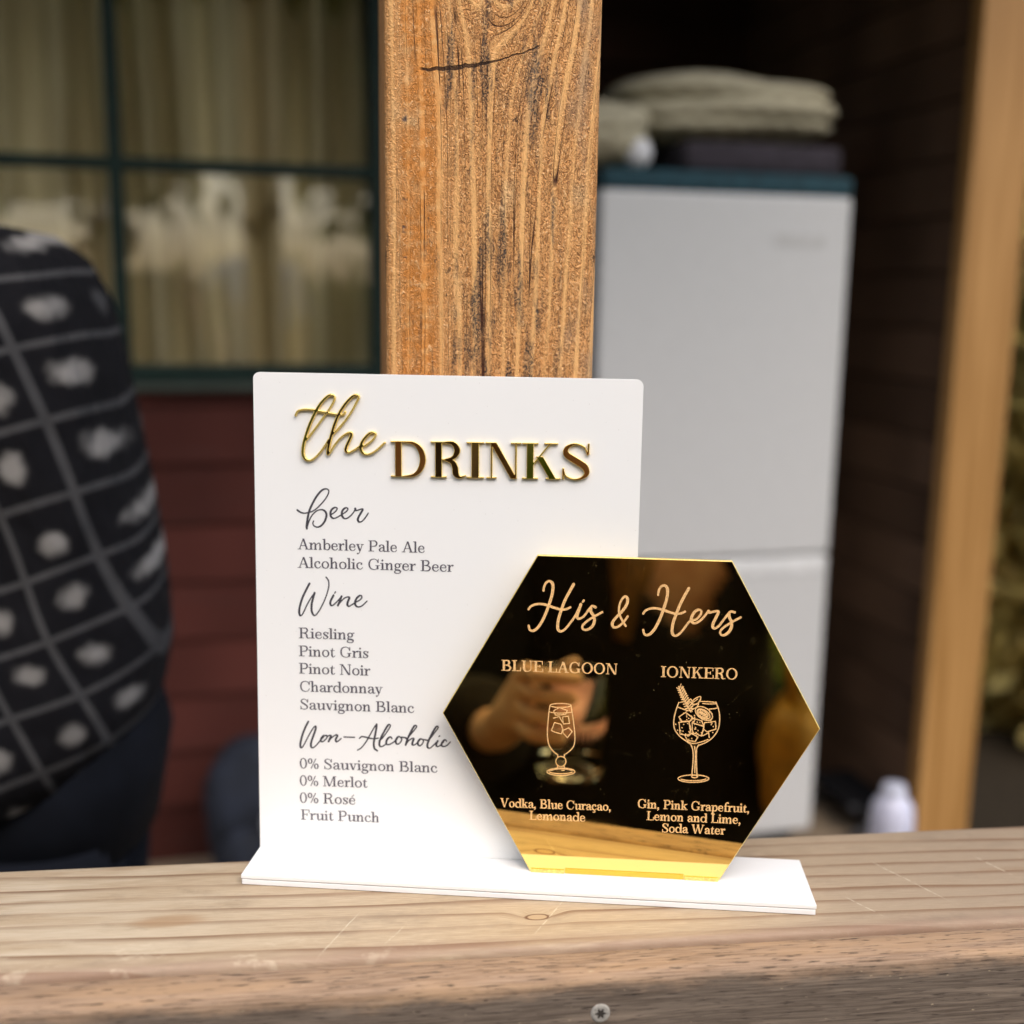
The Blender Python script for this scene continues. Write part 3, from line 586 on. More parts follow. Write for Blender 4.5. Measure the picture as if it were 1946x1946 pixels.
for i in range(11):                               # rosemary needles
    t = i / 10; bx, by = 456 + 80 * t, 330 + 160 * t
    gr += [[(bx, by), (bx - 20 - 6 * t, by - 12 + 22 * t)], [(bx, by), (bx + 14 + 8 * t, by - 42 + 12 * t)], [(bx + 6, by + 8), (bx + 32, by - 20 + 10 * t)]]
gr += [[(550, 440), (575, 405), (620, 386), (618, 415), (590, 445), (550, 440)], [(550, 440), (600, 405)], [(545, 470), (570, 452), (606, 440), (590, 470), (560, 482), (545, 470)], [(520, 440), (545, 405), (560, 440)]]
gr += poly((452, 545), (505, 510), (558, 548), (540, 578), (470, 580), (452, 545)) + poly((455, 588), (530, 580), (548, 640), (535, 690), (462, 680), (455, 588)) + poly((556, 590), (648, 620), (630, 694), (560, 668), (556, 590)) + poly((560, 555), (632, 575), (645, 612)) + poly((652, 590), (738, 580), (742, 640), (672, 662), (645, 640), (652, 590)) + poly((500, 690), (560, 676), (600, 704), (580, 738), (520, 728), (500, 690)) + poly((640, 692), (686, 668), (690, 706)) + poly((532, 585), (545, 660))
rr = random.Random(3)
for _ in range(85):
    a = rr.uniform(0, 6.283); q = math.sqrt(rr.random()); x = 592 + 165 * q * math.cos(a); y = 606 + 128 * q * math.sin(a)
    if y > 490: gr.append([(x, y), (x + 1.5, y + 1.5)])
sheet('glass_drawing', pen(gr, (1180, 1230), 0.24331, yh, 0.00030, 0.00037, 5), [], 0.00011, -DH - 0.00005, 0.0001, ETCH, hexa)

# ------------------------------------------------------------------ bar rail and post
AR = math.atan(0.2222)
RM = M4 @ Matrix.Translation((0, -0.003244, -0.00725)) @ Matrix.Rotation(AR, 4, 'Z')
rail = empty('bar_rail', RM); tag(rail, 'weathered timber bar rail with a pale top board and darker front board under the sign', 'rail')
RAILW, FASC, SCREW = rail_wood(), fascia_wood(), plain('dull_screw_steel', (0.50, 0.47, 0.42), rough=0.42, amt=0.25, scale=700, metal=0.35)
bm = bmesh.new(); box(bm, -1.1, 1.5, -0.1350, 0.0, -0.034, 0.0, bev=0.004, seg=3)
link('top_board', from_bm(bm, True), RAILW, rail)
bm = bmesh.new(); box(bm, -1.1, 1.5, -0.1665, -0.1374, -0.16, -0.0012, bev=0.0065, seg=4)
front = link('front_board', from_bm(bm, True), FASC, rail)
RMi = np.array(RM.inverted()); co = RMi[:3, :3] @ CAM + RMi[:3, 3]; rd_ = RMi[:3, :3] @ ray(1141, 1925); k = (-0.1665 - co[1]) / rd_[1]; sp = co + k * rd_
bm = bmesh.new()
TS = Matrix.Translation((sp[0], -0.1665, sp[2])) @ Matrix.Rotation(math.pi / 2, 4, 'X')
lathe(bm, [(0.0001, 0.0007), (0.0046, 0.0007), (0.0056, 0.0003), (0.0057, -0.002)], 28, TS)
scr = link('screw', from_bm(bm, False), SCREW, front)
bm = bmesh.new()                                  # six-lobed drive recess as a raised plate, its shade painted dark
prism(bm, [((0.0025 + 0.0008 * math.cos(6 * a)) * math.cos(a), (0.0025 + 0.0008 * math.cos(6 * a)) * math.sin(a)) for a in np.linspace(0, 2 * math.pi, 36, endpoint=False)], -0.00085, -0.0002)
for v in bm.verts: v.co = Vector((sp[0], -0.1665, sp[2])) + v.co
link('drive_recess', from_bm(bm), Mat('dark_recess', base=(0.035, 0.028, 0.022), rough=0.7).m, scr)
bm = bmesh.new(); box(bm, -0.069, 0.069, 0.0, 0.138, -1.15, 2.19, bev=0.0055, seg=4)
post = link('timber_post', from_bm(bm, True), post_wood()); post.location = (0.1573, 0.0125, 0)
tag(post, 'weathered orange pine post with grey streaks and a split knot, right behind the white sign', 'post')

# ------------------------------------------------------------------ the hut behind the rail
YAW = R(6); HM = Matrix.Rotation(YAW, 4, 'Z'); HI = np.array(Matrix.Rotation(-YAW, 3, 'Z'))
FLOOR, GROUND, RZ, RZT = -1.10, -1.25, 2.40, 2.399 + 0.0
def hat(u, v, y):                                 # photo pixel -> point on the plane y of the hut's own frame
    c = HI @ CAM; d = HI @ ray(u, v); return c + d * (y - c[1]) / d[1]
def boards_mat(name, base, pitch, dark, z0=0.0, rough=0.75):
    m = Mat(name, rough=rough, spec=0.12); x, y, z = m.co(); k = ((z - z0) / pitch).floor()
    n = m.noise(x * 3, y * 3, k * 7.3, 1); f = m.noise(x * 4, y * 4, z * 120, 4)
    c = m.mix(base, tuple(b * 0.55 for b in base), n.step(0.3, 0.7)); c = m.mix(c, dark, f.step(0.5, 0.8) * 0.5)
    m.color(c); m.bump(f, 0.3, 0.003); return m.m
WALL_RED = boards_mat('dark_red_weatherboard', (0.090, 0.026, 0.020), 0.15, (0.055, 0.030, 0.026), FLOOR)
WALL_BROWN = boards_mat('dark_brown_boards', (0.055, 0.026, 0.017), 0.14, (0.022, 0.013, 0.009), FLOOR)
GREEN = plain('dark_green_paint', (0.007, 0.020, 0.016), rough=0.6, spec=0.2, amt=0.2)
def weatherboards(bm, x0, x1, y, z0, z1, pitch=0.15, base=FLOOR):
    k0 = int(math.floor((z0 - base) / pitch + 1e-6)); k1 = int(math.ceil((z1 - base) / pitch - 1e-6))
    for k in range(k0, k1):
        a = max(z0, base + k * pitch); b = min(z1, base + (k + 1) * pitch)
        if b - a < 0.004: continue
        vs_ = [bm.verts.new(p) for p in ((x0, y - 0.022, a), (x1, y - 0.022, a), (x1, y - 0.006, b), (x0, y - 0.006, b), (x0, y + 0.03, a), (x1, y + 0.03, a), (x1, y + 0.03, b), (x0, y + 0.03, b))]
        for f in ((0, 1, 2, 3), (5, 4, 7, 6), (4, 5, 1, 0), (3, 2, 6, 7), (4, 0, 3, 7), (1, 5, 6, 2)): bm.faces.new([vs_[i] for i in f])
WY = 2.2
xm = hat(219, 310, WY)[0]; xr = hat(706, 400, WY)[0]; zb = hat(450, 702, WY)[2]; zm = hat(450, 320, WY)[2]
xl = 2 * xm - xr; zt = 2 * zm - zb + 0.05
hutw = empty('window_wall', HM); tag(hutw, 'dark red weatherboard wall below and around the green framed window', 'wall')
bm = bmesh.new(); RX = xr + 0.045
weatherboards(bm, -3.2, RX, WY, FLOOR, zb - 0.03); weatherboards(bm, -3.2, xl - 0.04, WY, zb - 0.0299, zt + 0.04); weatherboards(bm, -3.2, RX, WY, zt + 0.0401, RZ)
weatherboards(bm, xr + 0.04, RX, WY, zb - 0.0299, zt + 0.04)
link('wall', from_bm(bm), WALL_RED, hutw)
link('corner_trim', box_me(RX, RX + 0.035, WY - 0.03, WY + 0.05, FLOOR, RZ, bev=0.003), GREEN, hutw)
bm = bmesh.new(); t = 0.032
for a, b, c, d in ((xl - 0.04, xr + 0.04, zb - 0.03, zb + 0.012), (xl - 0.04, xr + 0.04, zt, zt + 0.04), (xl - 0.04, xl, zb + 0.012, zt), (xr - 0.004, xr + 0.04, zb + 0.012, zt)):
    box(bm, a, b, WY - 0.034, WY + 0.028, c, d, bev=0.003)
wf = link('window_frame', from_bm(bm), GREEN, hutw)
bm = bmesh.new(); box(bm, xm - 0.0165, xm + 0.0165, WY - 0.026, WY + 0.02, zb + 0.012, zt, bev=0.003)
link('mullion', from_bm(bm), GREEN, wf)
for a, b in ((xl, xm - 0.0165), (xm + 0.0165, xr - 0.004)): link('glazing_bar', box_me(a, b, WY - 0.022, WY + 0.018, zm - 0.015, zm + 0.015, bev=0.003), GREEN, wf)
g = Mat('window_glass'); nt = g.t; tr = nt.nodes.new('ShaderNodeBsdfTransparent'); gl_ = nt.nodes.new('ShaderNodeBsdfGlossy'); gl_.inputs['Roughness'].default_value = 0.02
mx = nt.nodes.new('ShaderNodeMixShader'); fr = nt.nodes.new('ShaderNodeFresnel'); fr.inputs[0].default_value = 1.5
ff = V(nt, fr.outputs[0]) * 2.0 + 0.01
nt.links.new(ff.s, mx.inputs[0]); nt.links.new(tr.outputs[0], mx.inputs[1]); nt.links.new(gl_.outputs[0], mx.inputs[2]); nt.links.new(mx.outputs[0], nt.nodes['Material Output'].inputs[0])
for a, b in ((xl, xm - 0.017), (xm + 0.017, xr - 0.004)):
    for c, d in ((zb + 0.012, zm - 0.0155), (zm + 0.0155, zt)):
        link('pane', box_me(a, b, WY - 0.002, WY + 0.002, c, d), g.m, wf)
link('sill', box_me(xl - 0.06, xr + 0.038, WY - 0.050, WY - 0.024, zb - 0.050, zb - 0.031, bev=0.004), plain('green_grey_sill', (0.03, 0.04, 0.03), rough=0.6), hutw)
# curtain
nx_, nz_ = 260, 12; vs_, fs_ = [], []
ph = np.cumsum(rng.uniform(0.16, 0.42, nx_)); am = 0.016 + 0.026 * np.abs(np.sin(np.linspace(0, 9, nx_)))
for j in range(nz_ + 1):
    tz = j / nz_
    for i in range(nx_ + 1):
        i_ = min(i, nx_ - 1); x = xl - 0.05 + (xr - xl + 0.09) * i / nx_
        vs_.append((x + 0.012 * math.sin(3 * tz + i * 0.05), WY + 0.20 + am[i_] * math.sin(ph[i_] * (1 + 0.02 * tz)) * 1.3, zb - 0.10 + tz * (zt - zb + 0.18)))
W_ = nx_ + 1
for j in range(nz_):
    for i in range(nx_): fs_.append((j * W_ + i, j * W_ + i + 1, (j + 1) * W_ + i + 1, (j + 1) * W_ + i))
cm = Mat('cream_curtain_cloth', rough=0.9, base=(0.58, 0.52, 0.33), spec=0.1); x, y, z = cm.co()
cm.color(cm.mix((0.76, 0.68, 0.42), (0.50, 0.42, 0.23), cm.noise(x * 9, y * 3, z * 0.8, 3).step(0.35, 0.7)))
cur = link('curtain', pydata('curtain', vs_, fs_, True), cm.m); cur.matrix_world = HM
cur.modifiers.new('thick', 'SOLIDIFY').thickness = 0.002
tag(cur, 'cream olive pleated curtain hanging inside the green framed window', 'curtain')
# dark alcove: back wall, side wall
BY = 3.15
o = empty('back_wall', HM); tag(o, 'dark brown boarded wall at the back of the alcove behind the fridge', 'wall')
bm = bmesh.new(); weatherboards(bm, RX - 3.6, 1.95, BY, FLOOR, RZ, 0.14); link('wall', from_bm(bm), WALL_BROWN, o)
bm = bmesh.new(); box(bm, RX + 0.001, RX + 0.034, WY + 0.0505, BY - 0.023, FLOOR, RZ); link('return_panel', from_bm(bm), WALL_BROWN, o)
PY = 1.72; px_l = hat(1812, 790, PY)[0]; px_r = hat(1921, 750, PY)[0]
o = empty('side_wall', HM); tag(o, 'dark brown board wall between the fridge and the pale pine post', 'wall')
wb = px_l + 0.05; bm = bmesh.new()
for k in range(25):
    z0 = FLOOR + 0.14 * k; box(bm, wb + 0.006 * (k % 2) * 0, wb + 0.022, PY + 0.06, BY - 0.024, z0 + 0.004, min(RZ, z0 + 0.138), bev=0.004, seg=1)
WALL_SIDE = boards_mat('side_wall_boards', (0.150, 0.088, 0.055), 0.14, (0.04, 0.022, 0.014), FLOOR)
box(bm, wb + 0.0225, wb + 0.04, PY + 0.06, BY - 0.024, FLOOR, RZ)
link('wall', from_bm(bm), WALL_SIDE, o)
pine = plain('pale_planed_pine', (0.60, 0.33, 0.115), rough=0.55, amt=0.05)
pm = Mat('pale_pine_post', rough=0.55, spec=0.3); x, y, z = pm.co(); n = pm.noise(x * 40, y * 40, z * 1.5, 3)
pm.color(pm.mix((0.40, 0.215, 0.072), (0.29, 0.145, 0.040), n.step(0.35, 0.65)))
bm = bmesh.new(); box(bm, px_l, px_r, PY + 0.01, PY + 0.0595, FLOOR, RZ, bev=0.004)
o = link('pine_post', from_bm(bm), pm.m); o.matrix_world = HM; tag(o, 'pale orange pine post at the right edge, beyond the fridge', 'post')
# fridge
FY = 1.85
fx1 = hat(1612, 600, FY)[0] - 0.008; fx0 = fx1 - 0.64; fz1 = hat(1400, 366, FY)[2]; fgap = hat(1500, 1056, FY)[2]
FR = empty('fridge', HM @ Matrix.Translation((fx0, FY, FLOOR))); tag(FR, 'tall white fridge freezer with folded cloths piled on top', 'fridge')
FW = fx1 - fx0; FH = fz1 - FLOOR; FG = fgap - FLOOR
FP = plain('fridge_white_enamel', (0.52, 0.523, 0.525), rough=0.32, amt=0.015, spec=0.4)
link('body', box_me(0.004, FW - 0.004, 0.045, 0.62, 0.05, FH, bev=0.008), FP, FR)
ud = link('upper_door', box_me(0, FW, 0, 0.042, FG + 0.003, FH - 0.002, bev=0.010, seg=4, smooth=False), FP, FR)
ld = link('lower_door', box_me(0, FW, 0, 0.042, 0.07, FG - 0.003, bev=0.010, seg=4), FP, FR)
link('badge', box_me(FW - 0.20, FW - 0.07, -0.0022, -0.0002, FH - 0.118, FH - 0.092, bev=0.0005), plain('brushed_grey_badge', (0.46, 0.455, 0.45), rough=0.4, metal=0.2), ud)
link('handle', box_me(FW - 0.30, FW - 0.02, -0.003, -0.0003, FG - 0.044, FG - 0.014, bev=0.003), plain('blue_grey_grip', (0.64, 0.645, 0.65), rough=0.35), ld)
bm = bmesh.new(); box(bm, 0.03, FW - 0.03, 0.06, 0.60, 0.0, 0.0495); link('plinth', from_bm(bm), plain('dark_plinth', (0.03, 0.03, 0.03)), FR)
# things on the fridge
def lump(name, c, r, mat, label, cat, seed, ex=3.0, amp=0.12, n=40, group=None, folds=()):
    bm = bmesh.new(); g_ = bmesh.ops.create_uvsphere(bm, u_segments=n, v_segments=n // 2, radius=1.0)['verts']; q = np.random.default_rng(seed); ph_ = q.uniform(0, 6, 9)
    for v in g_:
        p = np.array(v.co); m_ = (np.abs(p) ** ex).sum() ** (1 / ex); p = p / m_
        w = 1 + amp * (math.sin(3 * p[0] + ph_[0]) * math.sin(4 * p[2] + ph_[1]) + 0.5 * math.sin(7 * p[0] + ph_[2] + 3 * p[1]) + 0.4 * math.sin(6 * p[1] + ph_[3]) * math.sin(5 * p[2] + ph_[4]))
        for fz in folds: w *= 1 - 0.10 * math.exp(-((p[2] - fz - 0.10 * p[0]) / 0.10) ** 2)
        v.co = Vector((p[0] * r[0] * w, p[1] * r[1] * w, max(-1, p[2] * w) * r[2]))
    o = link(name, from_bm(bm, True), mat); o.matrix_world = HM @ Matrix.Translation(c); tag(o, label, cat, group); return o
knit = Mat('beige_knit', rough=0.95, base=(0.46, 0.40, 0.25), spec=0.1); x, y, z = knit.co(); w = ((x * 90).sin() * (z * 140 + x * 14).sin()); knit.color(knit.mix((0.34, 0.305, 0.215), (0.42, 0.38, 0.27), w.step(-0.6, 0.6))); knit.bump(w, 0.25, 0.006)
top = fz1
TEAL = plain('teal_cloth', (0.012, 0.045, 0.060), rough=0.9, amt=0.25); DARKC = plain('charcoal_plum_cloth', (0.028, 0.022, 0.030), rough=0.9, amt=0.3)
a = hat(1375, 220, FY + 0.2); hw = (hat(1618, 220, FY + 0.2)[0] - hat(1205, 220, FY + 0.2)[0]) / 2
zc0 = hat(1375, 288, FY + 0.2)[2]; zc1 = hat(1375, 152, FY + 0.2)[2]
bm = bmesh.new(); tx0 = fx0 - FW * 0 + 0.01; tz1 = top + (zc0 - top) * 0.42
box(bm, fx0 + 0.01, fx1 + 0.012, FY + 0.02, FY + 0.50, top + 0.001, tz1, bev=0.012, seg=3)
ch = hat(1640, 430, FY + 0.12)
for k in range(5):                                # the corner that hangs over the side
    z0 = top + 0.012 - k * 0.03; box(bm, fx1 + 0.002 + 0.004 * k, fx1 + 0.035 - 0.003 * k, FY + 0.07 + 0.015 * k, FY + 0.24 - 0.012 * k, z0 - 0.031, z0, bev=0.006)
o = link('folded_cloth', from_bm(bm, True), TEAL); o.matrix_world = HM; tag(o, 'teal folded cloth lying on the fridge top with one corner hanging down', 'cloth')
dx0 = hat(1258, 300, FY + 0.2)[0]
bm = bmesh.new(); box(bm, dx0, fx1 - 0.005, FY + 0.05, FY + 0.46, tz1 + 0.001, zc0 + 0.004, bev=0.016, seg=3)
o = link('folded_cloth', from_bm(bm, True), DARKC); o.matrix_world = HM; tag(o, 'dark charcoal folded cloth between the teal cloth and the beige blanket', 'cloth')
lump('rolled_blanket', (a[0], FY + 0.24, (zc0 + zc1) / 2 + 0.006), (hw, 0.20, (zc1 - zc0) / 2), knit.m, 'large beige knitted blanket folded up on top of the fridge', 'blanket', 3, 2.8, 0.06, 90, None, (-0.35, 0.25))
b = hat(1165, 235, FY + 0.12)
lump('rolled_blanket', (b[0] - 0.04, FY + 0.14, (tz1 + b[2] + 0.05) / 2), (0.13, 0.12, (b[2] + 0.05 - tz1) / 2), knit.m, 'smaller beige roll beside the timber post, left of the large blanket', 'blanket', 5, 2.6, 0.06, 60, None, (0.0,))
b = hat(1222, 298, FY + 0.02)
bm = bmesh.new(); blob(bm, (0, 0, 0), (0.034, 0.034, 0.036), 24); o = link('white_ball', from_bm(bm, True), plain('white_plastic', (0.62, 0.62, 0.64), rough=0.4, amt=0.03)); o.matrix_world = HM @ Matrix.Translation((b[0], FY + 0.022 + 0.036, tz1 + 0.037))
tag(o, 'small white ball on the teal cloth under the beige blankets', 'ball')
# bag on the floor left, stool and jug on the right
b = hat(470, 1400, 1.98); bx, bt = b[0] + 0.03, b[2]
BG = empty('backpack', HM @ Matrix.Translation((bx, 1.98, FLOOR))); tag(BG, 'navy backpack with pale patches on the floor by the red wall', 'bag')
NAVY = plain('navy_fabric', (0.011, 0.015, 0.027), rough=0.85, amt=0.4, scale=18); PALE = plain('pale_fabric', (0.30, 0.31, 0.34), rough=0.85)
def lump_part(name, c, r, mat, par, seed, ex=2.6):
    o = lump(name, (0, 0, 0), r, mat, None, None, seed, ex, 0.06, 28); o.parent = par; o.matrix_parent_inverse = Matrix(); o.matrix_basis = Matrix.Translation(c); return o
hb = bt - FLOOR
lump_part('body', (0, 0, hb * 0.5), (0.135, 0.10, hb * 0.5), NAVY, BG, 11)
lump_part('front_pocket', (-0.01, -0.10, hb * 0.33), (0.10, 0.05, hb * 0.22), NAVY, BG, 12)
lump_part('patch', (0.03, -0.135, hb * 0.58), (0.035, 0.02, 0.03), PALE, BG, 13); lump_part('patch', (-0.085, -0.10, hb * 0.28), (0.03, 0.03, 0.035), PALE, BG, 14)
JY = 1.45; j = hat(1700, 1492, JY)
JG = empty('water_jug', HM @ Matrix.Translation((j[0], JY, FLOOR))); tag(JG, 'white lavender plastic water jug on the floor in front of the dark side wall', 'jug')
hj = j[2] - FLOOR; bm = bmesh.new(); lathe(bm, [(0.001, 0), (0.045, 0), (0.05, 0.02), (0.05, hj - 0.09), (0.046, hj - 0.05), (0.030, hj - 0.025), (0.022, hj - 0.02), (0.022, hj - 0.012)], 24)
link('body', from_bm(bm, True), plain('white_lavender_plastic', (0.52, 0.53, 0.66), rough=0.35, amt=0.04), JG)
bm = bmesh.new(); lathe(bm, [(0.001, hj), (0.025, hj), (0.027, hj - 0.005), (0.027, hj - 0.022)], 20); link('cap', from_bm(bm, True), plain('jug_cap', (0.5, 0.52, 0.62), rough=0.4), JG)
SY = 2.02; sx_ = hat(1632, 1500, SY)
ST = empty('folding_stool', HM @ Matrix.Translation((sx_[0] + 0.02, SY, FLOOR))); tag(ST, 'grey tube folding stool with a dark seat beside the fridge', 'stool')
def tube(bm, a, b, r, n=10):
    a = Vector(a); b = Vector(b); q = (b - a).to_track_quat('Z', 'Y').to_matrix().to_4x4()
    lathe(bm, [(0.0005, 0), (r, 0), (r, (b - a).length), (0.0005, (b - a).length)], n, Matrix.Translation(a) @ q)
hs = sx_[2] - FLOOR; GT = plain('grey_tube', (0.07, 0.072, 0.08), rough=0.45, metal=0.3)
for yy in (-0.12, 0.12):
    for a_, b_ in ((-0.11, 0.11), (0.11, -0.11)):
        bm = bmesh.new(); tube(bm, (a_, yy + 0.012 * (a_ > 0), 0.01), (b_, yy + 0.012 * (a_ > 0), hs), 0.013); link('leg', from_bm(bm, True), GT, ST)
bm = bmesh.new(); box(bm, -0.11, 0.11, -0.13, 0.13, hs - 0.012, hs + 0.004, bev=0.004); link('seat', from_bm(bm), plain('dark_canvas', (0.010, 0.010, 0.012), rough=0.95, spec=0.1), ST)

# ------------------------------------------------------------------ floor, roof, ground outside, planting
dm = boards_mat('deck_boards', (0.30, 0.235, 0.17), 0.14, (0.18, 0.13, 0.09))  # boards paled to bounce light up into the porch
bm = bmesh.new()
for k in range(25): box(bm, -4.0, 1.55, -0.10 + 0.14 * k, 0.036 + 0.14 * k, FLOOR - 0.03, FLOOR - 0.001)
o = link('deck_floor', from_bm(bm), dm); tag(o, kind='structure')
RF = empty('porch_roof'); tag(RF, 'timber porch roof over the rail and the hut front', 'roof')
RTM = plain('pale_painted_soffit', (0.56, 0.53, 0.47), rough=0.7, amt=0.08, scale=12)  # made-up pale underside, bounces fill light into the porch
link('roof_deck', box_me(-4.2, 1.80, -0.02, 3.6, RZT + 0.001, RZT + 0.04), RTM, RF)
for x in np.arange(-3.9, 1.75, 0.6): link('rafter', box_me(x - 0.025, x + 0.025, -0.05, 2.15, 2.30, 2.399), RTM, RF)
link('beam', box_me(-4.1, 1.78, 0.02, 0.15, 2.191, 2.299, bev=0.0005), RTM, RF)
bm = bmesh.new(); box(bm, -4.2, 1.9, 3.62, 3.66, FLOOR, RZT); box(bm, -4.24, -4.2, 0.2, 3.6, FLOOR, RZT)  # unseen outer walls, put in to keep sky light out
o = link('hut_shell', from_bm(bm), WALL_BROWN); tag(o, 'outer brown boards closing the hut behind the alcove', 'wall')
gm = Mat('garden_ground', rough=0.95, spec=0.1); x, y, z = gm.co(); n = gm.noise(x * 0.8, y * 0.8, 0.0, 4); n2 = gm.noise(x * 40, y * 40, 0.0, 3)
gm.color(gm.mix(gm.mix((0.020, 0.015, 0.010), (0.034, 0.026, 0.016), n2.step(0.3, 0.7)), (0.045, 0.055, 0.018), (n + (y * -0.05)).step(0.62, 0.85)))
bm = bmesh.new(); bmesh.ops.create_grid(bm, x_segments=40, y_segments=40, size=60)
for v in bm.verts: v.co.z = GROUND + 0.04 * math.sin(v.co.x * 0.7) * math.cos(v.co.y * 0.5) * (abs(v.co.y + 1) > 3)
o = link('ground', from_bm(bm), gm.m); tag(o, kind='structure')
def leafmat(name, a, b):
    m = Mat(name, rough=0.6, spec=0.3); x, y, z = m.co(); cc_ = m.mix(a, b, m.noise(x * 3, y * 3, z * 3, 3).step(0.35, 0.65)); m.color(cc_)
    tl = m.t.nodes.new('ShaderNodeBsdfTranslucent'); m.t.links.new(m.mix(tuple(2.2 * q for q in a), tuple(2.2 * q for q in b), 0.3), tl.inputs[0]); mx_ = m.t.nodes.new('ShaderNodeMixShader'); mx_.inputs[0].default_value = 0.45
    m.t.links.new(m.p.outputs[0], mx_.inputs[1]); m.t.links.new(tl.outputs[0], mx_.inputs[2]); m.t.links.new(mx_.outputs[0], m.t.nodes['Material Output'].inputs[0]); return m.m
def leaves(center, rad, n, size, seed):
    q = np.random.default_rng(seed); nc = 40; cl = q.normal(0, 1, (nc, 3)); cl /= np.linalg.norm(cl, axis=1)[:, None]; cl *= q.uniform(0.35, 1.0, (nc, 1)) ** 0.5
    k = q.integers(0, nc, n); p = (cl[k] + q.normal(0, 0.17, (n, 3))) * np.array(rad) + np.array(center)
    a = q.normal(0, 1, (n, 3)); a /= np.linalg.norm(a, axis=1)[:, None]; b = np.cross(a, q.normal(0, 1, (n, 3))); b /= np.linalg.norm(b, axis=1)[:, None]
    s_ = size * q.uniform(0.6, 1.4, (n, 1)); P = np.stack([p - a * s_, p + b * s_ * 0.5, p + a * s_, p - b * s_ * 0.5], 1).reshape(-1, 3)
    me = bpy.data.meshes.new('leaves'); me.from_pydata(P.tolist(), [], [tuple(range(4 * i, 4 * i + 4)) for i in range(n)]); return me
OLIVE = leafmat('olive_gold_leaves', (0.42, 0.33, 0.12), (0.30, 0.25, 0.075)); LEAF = leafmat('mid_green_leaves', (0.15, 0.18, 0.030), (0.07, 0.11, 0.018)); BARK = plain('bark', (0.07, 0.05, 0.035), rough=0.9, amt=0.4)
h_ = hat(1935, 700, 2.9)
SH = empty('shrub', HM @ Matrix.Translation((h_[0] + 0.42, 2.9, GROUND))); tag(SH, 'olive gold shrub growing outside beyond the pale pine post', 'shrub')
link('crown', leaves((0, 0, 1.35), (0.50, 0.55, 1.5), 12000, 0.07, 5), OLIVE, SH)
bm = bmesh.new()
for k in range(7): tube(bm, (0.03 * k - 0.1, 0.02 * k - 0.06, 0), (0.12 * k - 0.36, 0.10 * (k % 3) - 0.1, 1.3 + 0.15 * (k % 2)), 0.014, 6)
link('trunk', from_bm(bm), BARK, SH)
for i, (tx, ty, th, tr_) in enumerate(((-3.4, -7.2, 6.0, 2.4), (-0.4, -8.0, 6.0, 2.3), (2.9, -8.0, 6.0, 2.2), (-8.5, -8.5, 4.4, 2.4), (7.6, -9.0, 4.2, 2.3))):  # first three added unseen, crowns raised so the upper panes reflect dark
    T_ = empty('tree', loc=(tx, ty, GROUND)); tag(T_, ['tall broadleaf tree nearest the lawn on the left, outside the porch', 'second tall green tree in the middle of the garden', 'green tree to the right of the lawn', 'tall dark green tree at the left of the garden', 'tall green tree at the far right of the garden'][i], 'tree', 'garden trees')
    link('crown', leaves((0, 0, th * (0.72 if i < 3 else 0.62)), (tr_, tr_, th * (0.28 if i < 3 else 0.42)), (9000 if i < 3 else 3000), (0.20 if i < 3 else 0.16), 20 + i), LEAF, T_)
    bm = bmesh.new(); lathe(bm, [(0.16, 0), (0.11, 0.6), (0.08, th * 0.5), (0.03, th * 0.85)], 10); tube(bm, (0, 0, th * 0.4), (0.6, 0.2, th * 0.7), 0.04, 6); tube(bm, (0, 0, th * 0.45), (-0.5, -0.3, th * 0.75), 0.04, 6); link('trunk', from_bm(bm, True), BARK, T_)
def wrefl(u, v, yl):                              # what the window glass shows at a photo pixel, on the plane yl behind the viewer
    c = HI @ CAM; q = hat(u, v, WY); d = q - c; d = d * np.array([1, -1, 1]); p = q + d * (yl - WY) / d[1]; return np.array(HM.to_3x3()) @ p
HG = empty('hedge', loc=(0.3, -6.3, GROUND)); tag(HG, 'low loose green hedge along the lawn, mirrored in the lower window panes', 'hedge')
link('crown', leaves((0, 0, 0.80), (4.6, 0.5, 0.90), 9000, 0.10, 44), leafmat('light_hedge_leaves', (0.30, 0.33, 0.06), (0.20, 0.24, 0.04)), HG)

# ------------------------------------------------------------------ people
def loft(bm, rings, n=36, cap=True, ex=2.3):
    """rings: (centre, half-axis u, half-axis v)"""
    rs = []
    for c, u, v in rings:
        c, u, v = Vector(c), Vector(u), Vector(v); ring = []
        for i in range(n):
            a = 2 * math.pi * i / n; ca, sa = math.cos(a), math.sin(a)
            ca = math.copysign(abs(ca) ** (2 / ex), ca); sa = math.copysign(abs(sa) ** (2 / ex), sa)
            ring.append(bm.verts.new(c + u * ca + v * sa))
        rs.append(ring)
    for a, b in zip(rs, rs[1:]):
        for i in range(n): bm.faces.new((a[i], a[(i + 1) % n], b[(i + 1) % n], b[i]))
    if cap:
        bm.faces.new(rs[0][::-1]); bm.faces.new(rs[-1])
    bmesh.ops.recalc_face_normals(bm, faces=bm.faces[:])
def limb(bm, pts, n=20):
    """tube through (x,y,z,r) points"""
    P = [Vector(p[:3]) for p in pts]; rings = []
    for i, p in enumerate(pts):
        d = (P[min(i + 1, len(P) - 1)] - P[max(i - 1, 0)]).normalized(); u = d.orthogonal().normalized() if abs(d.z) > 0.99 else d.cross(Vector((0, 0, 1))).normalized(); v = d.cross(u)
        rings.append((P[i], u * p[3], v * p[3]))
    loft(bm, rings, n, True, 2.0)
SKINM = Mat('skin', rough=0.5, base=(0.52, 0.27, 0.165), spec=0.35); x, y, z = SKINM.co(); SKINM.color(SKINM.mix((0.76, 0.46, 0.31), (0.66, 0.36, 0.23), SKINM.noise(x * 40, y * 40, z * 40, 3).step(0.35, 0.65)))
EYE = Mat('eye_white', base=(0.7, 0.7, 0.68), rough=0.2).m
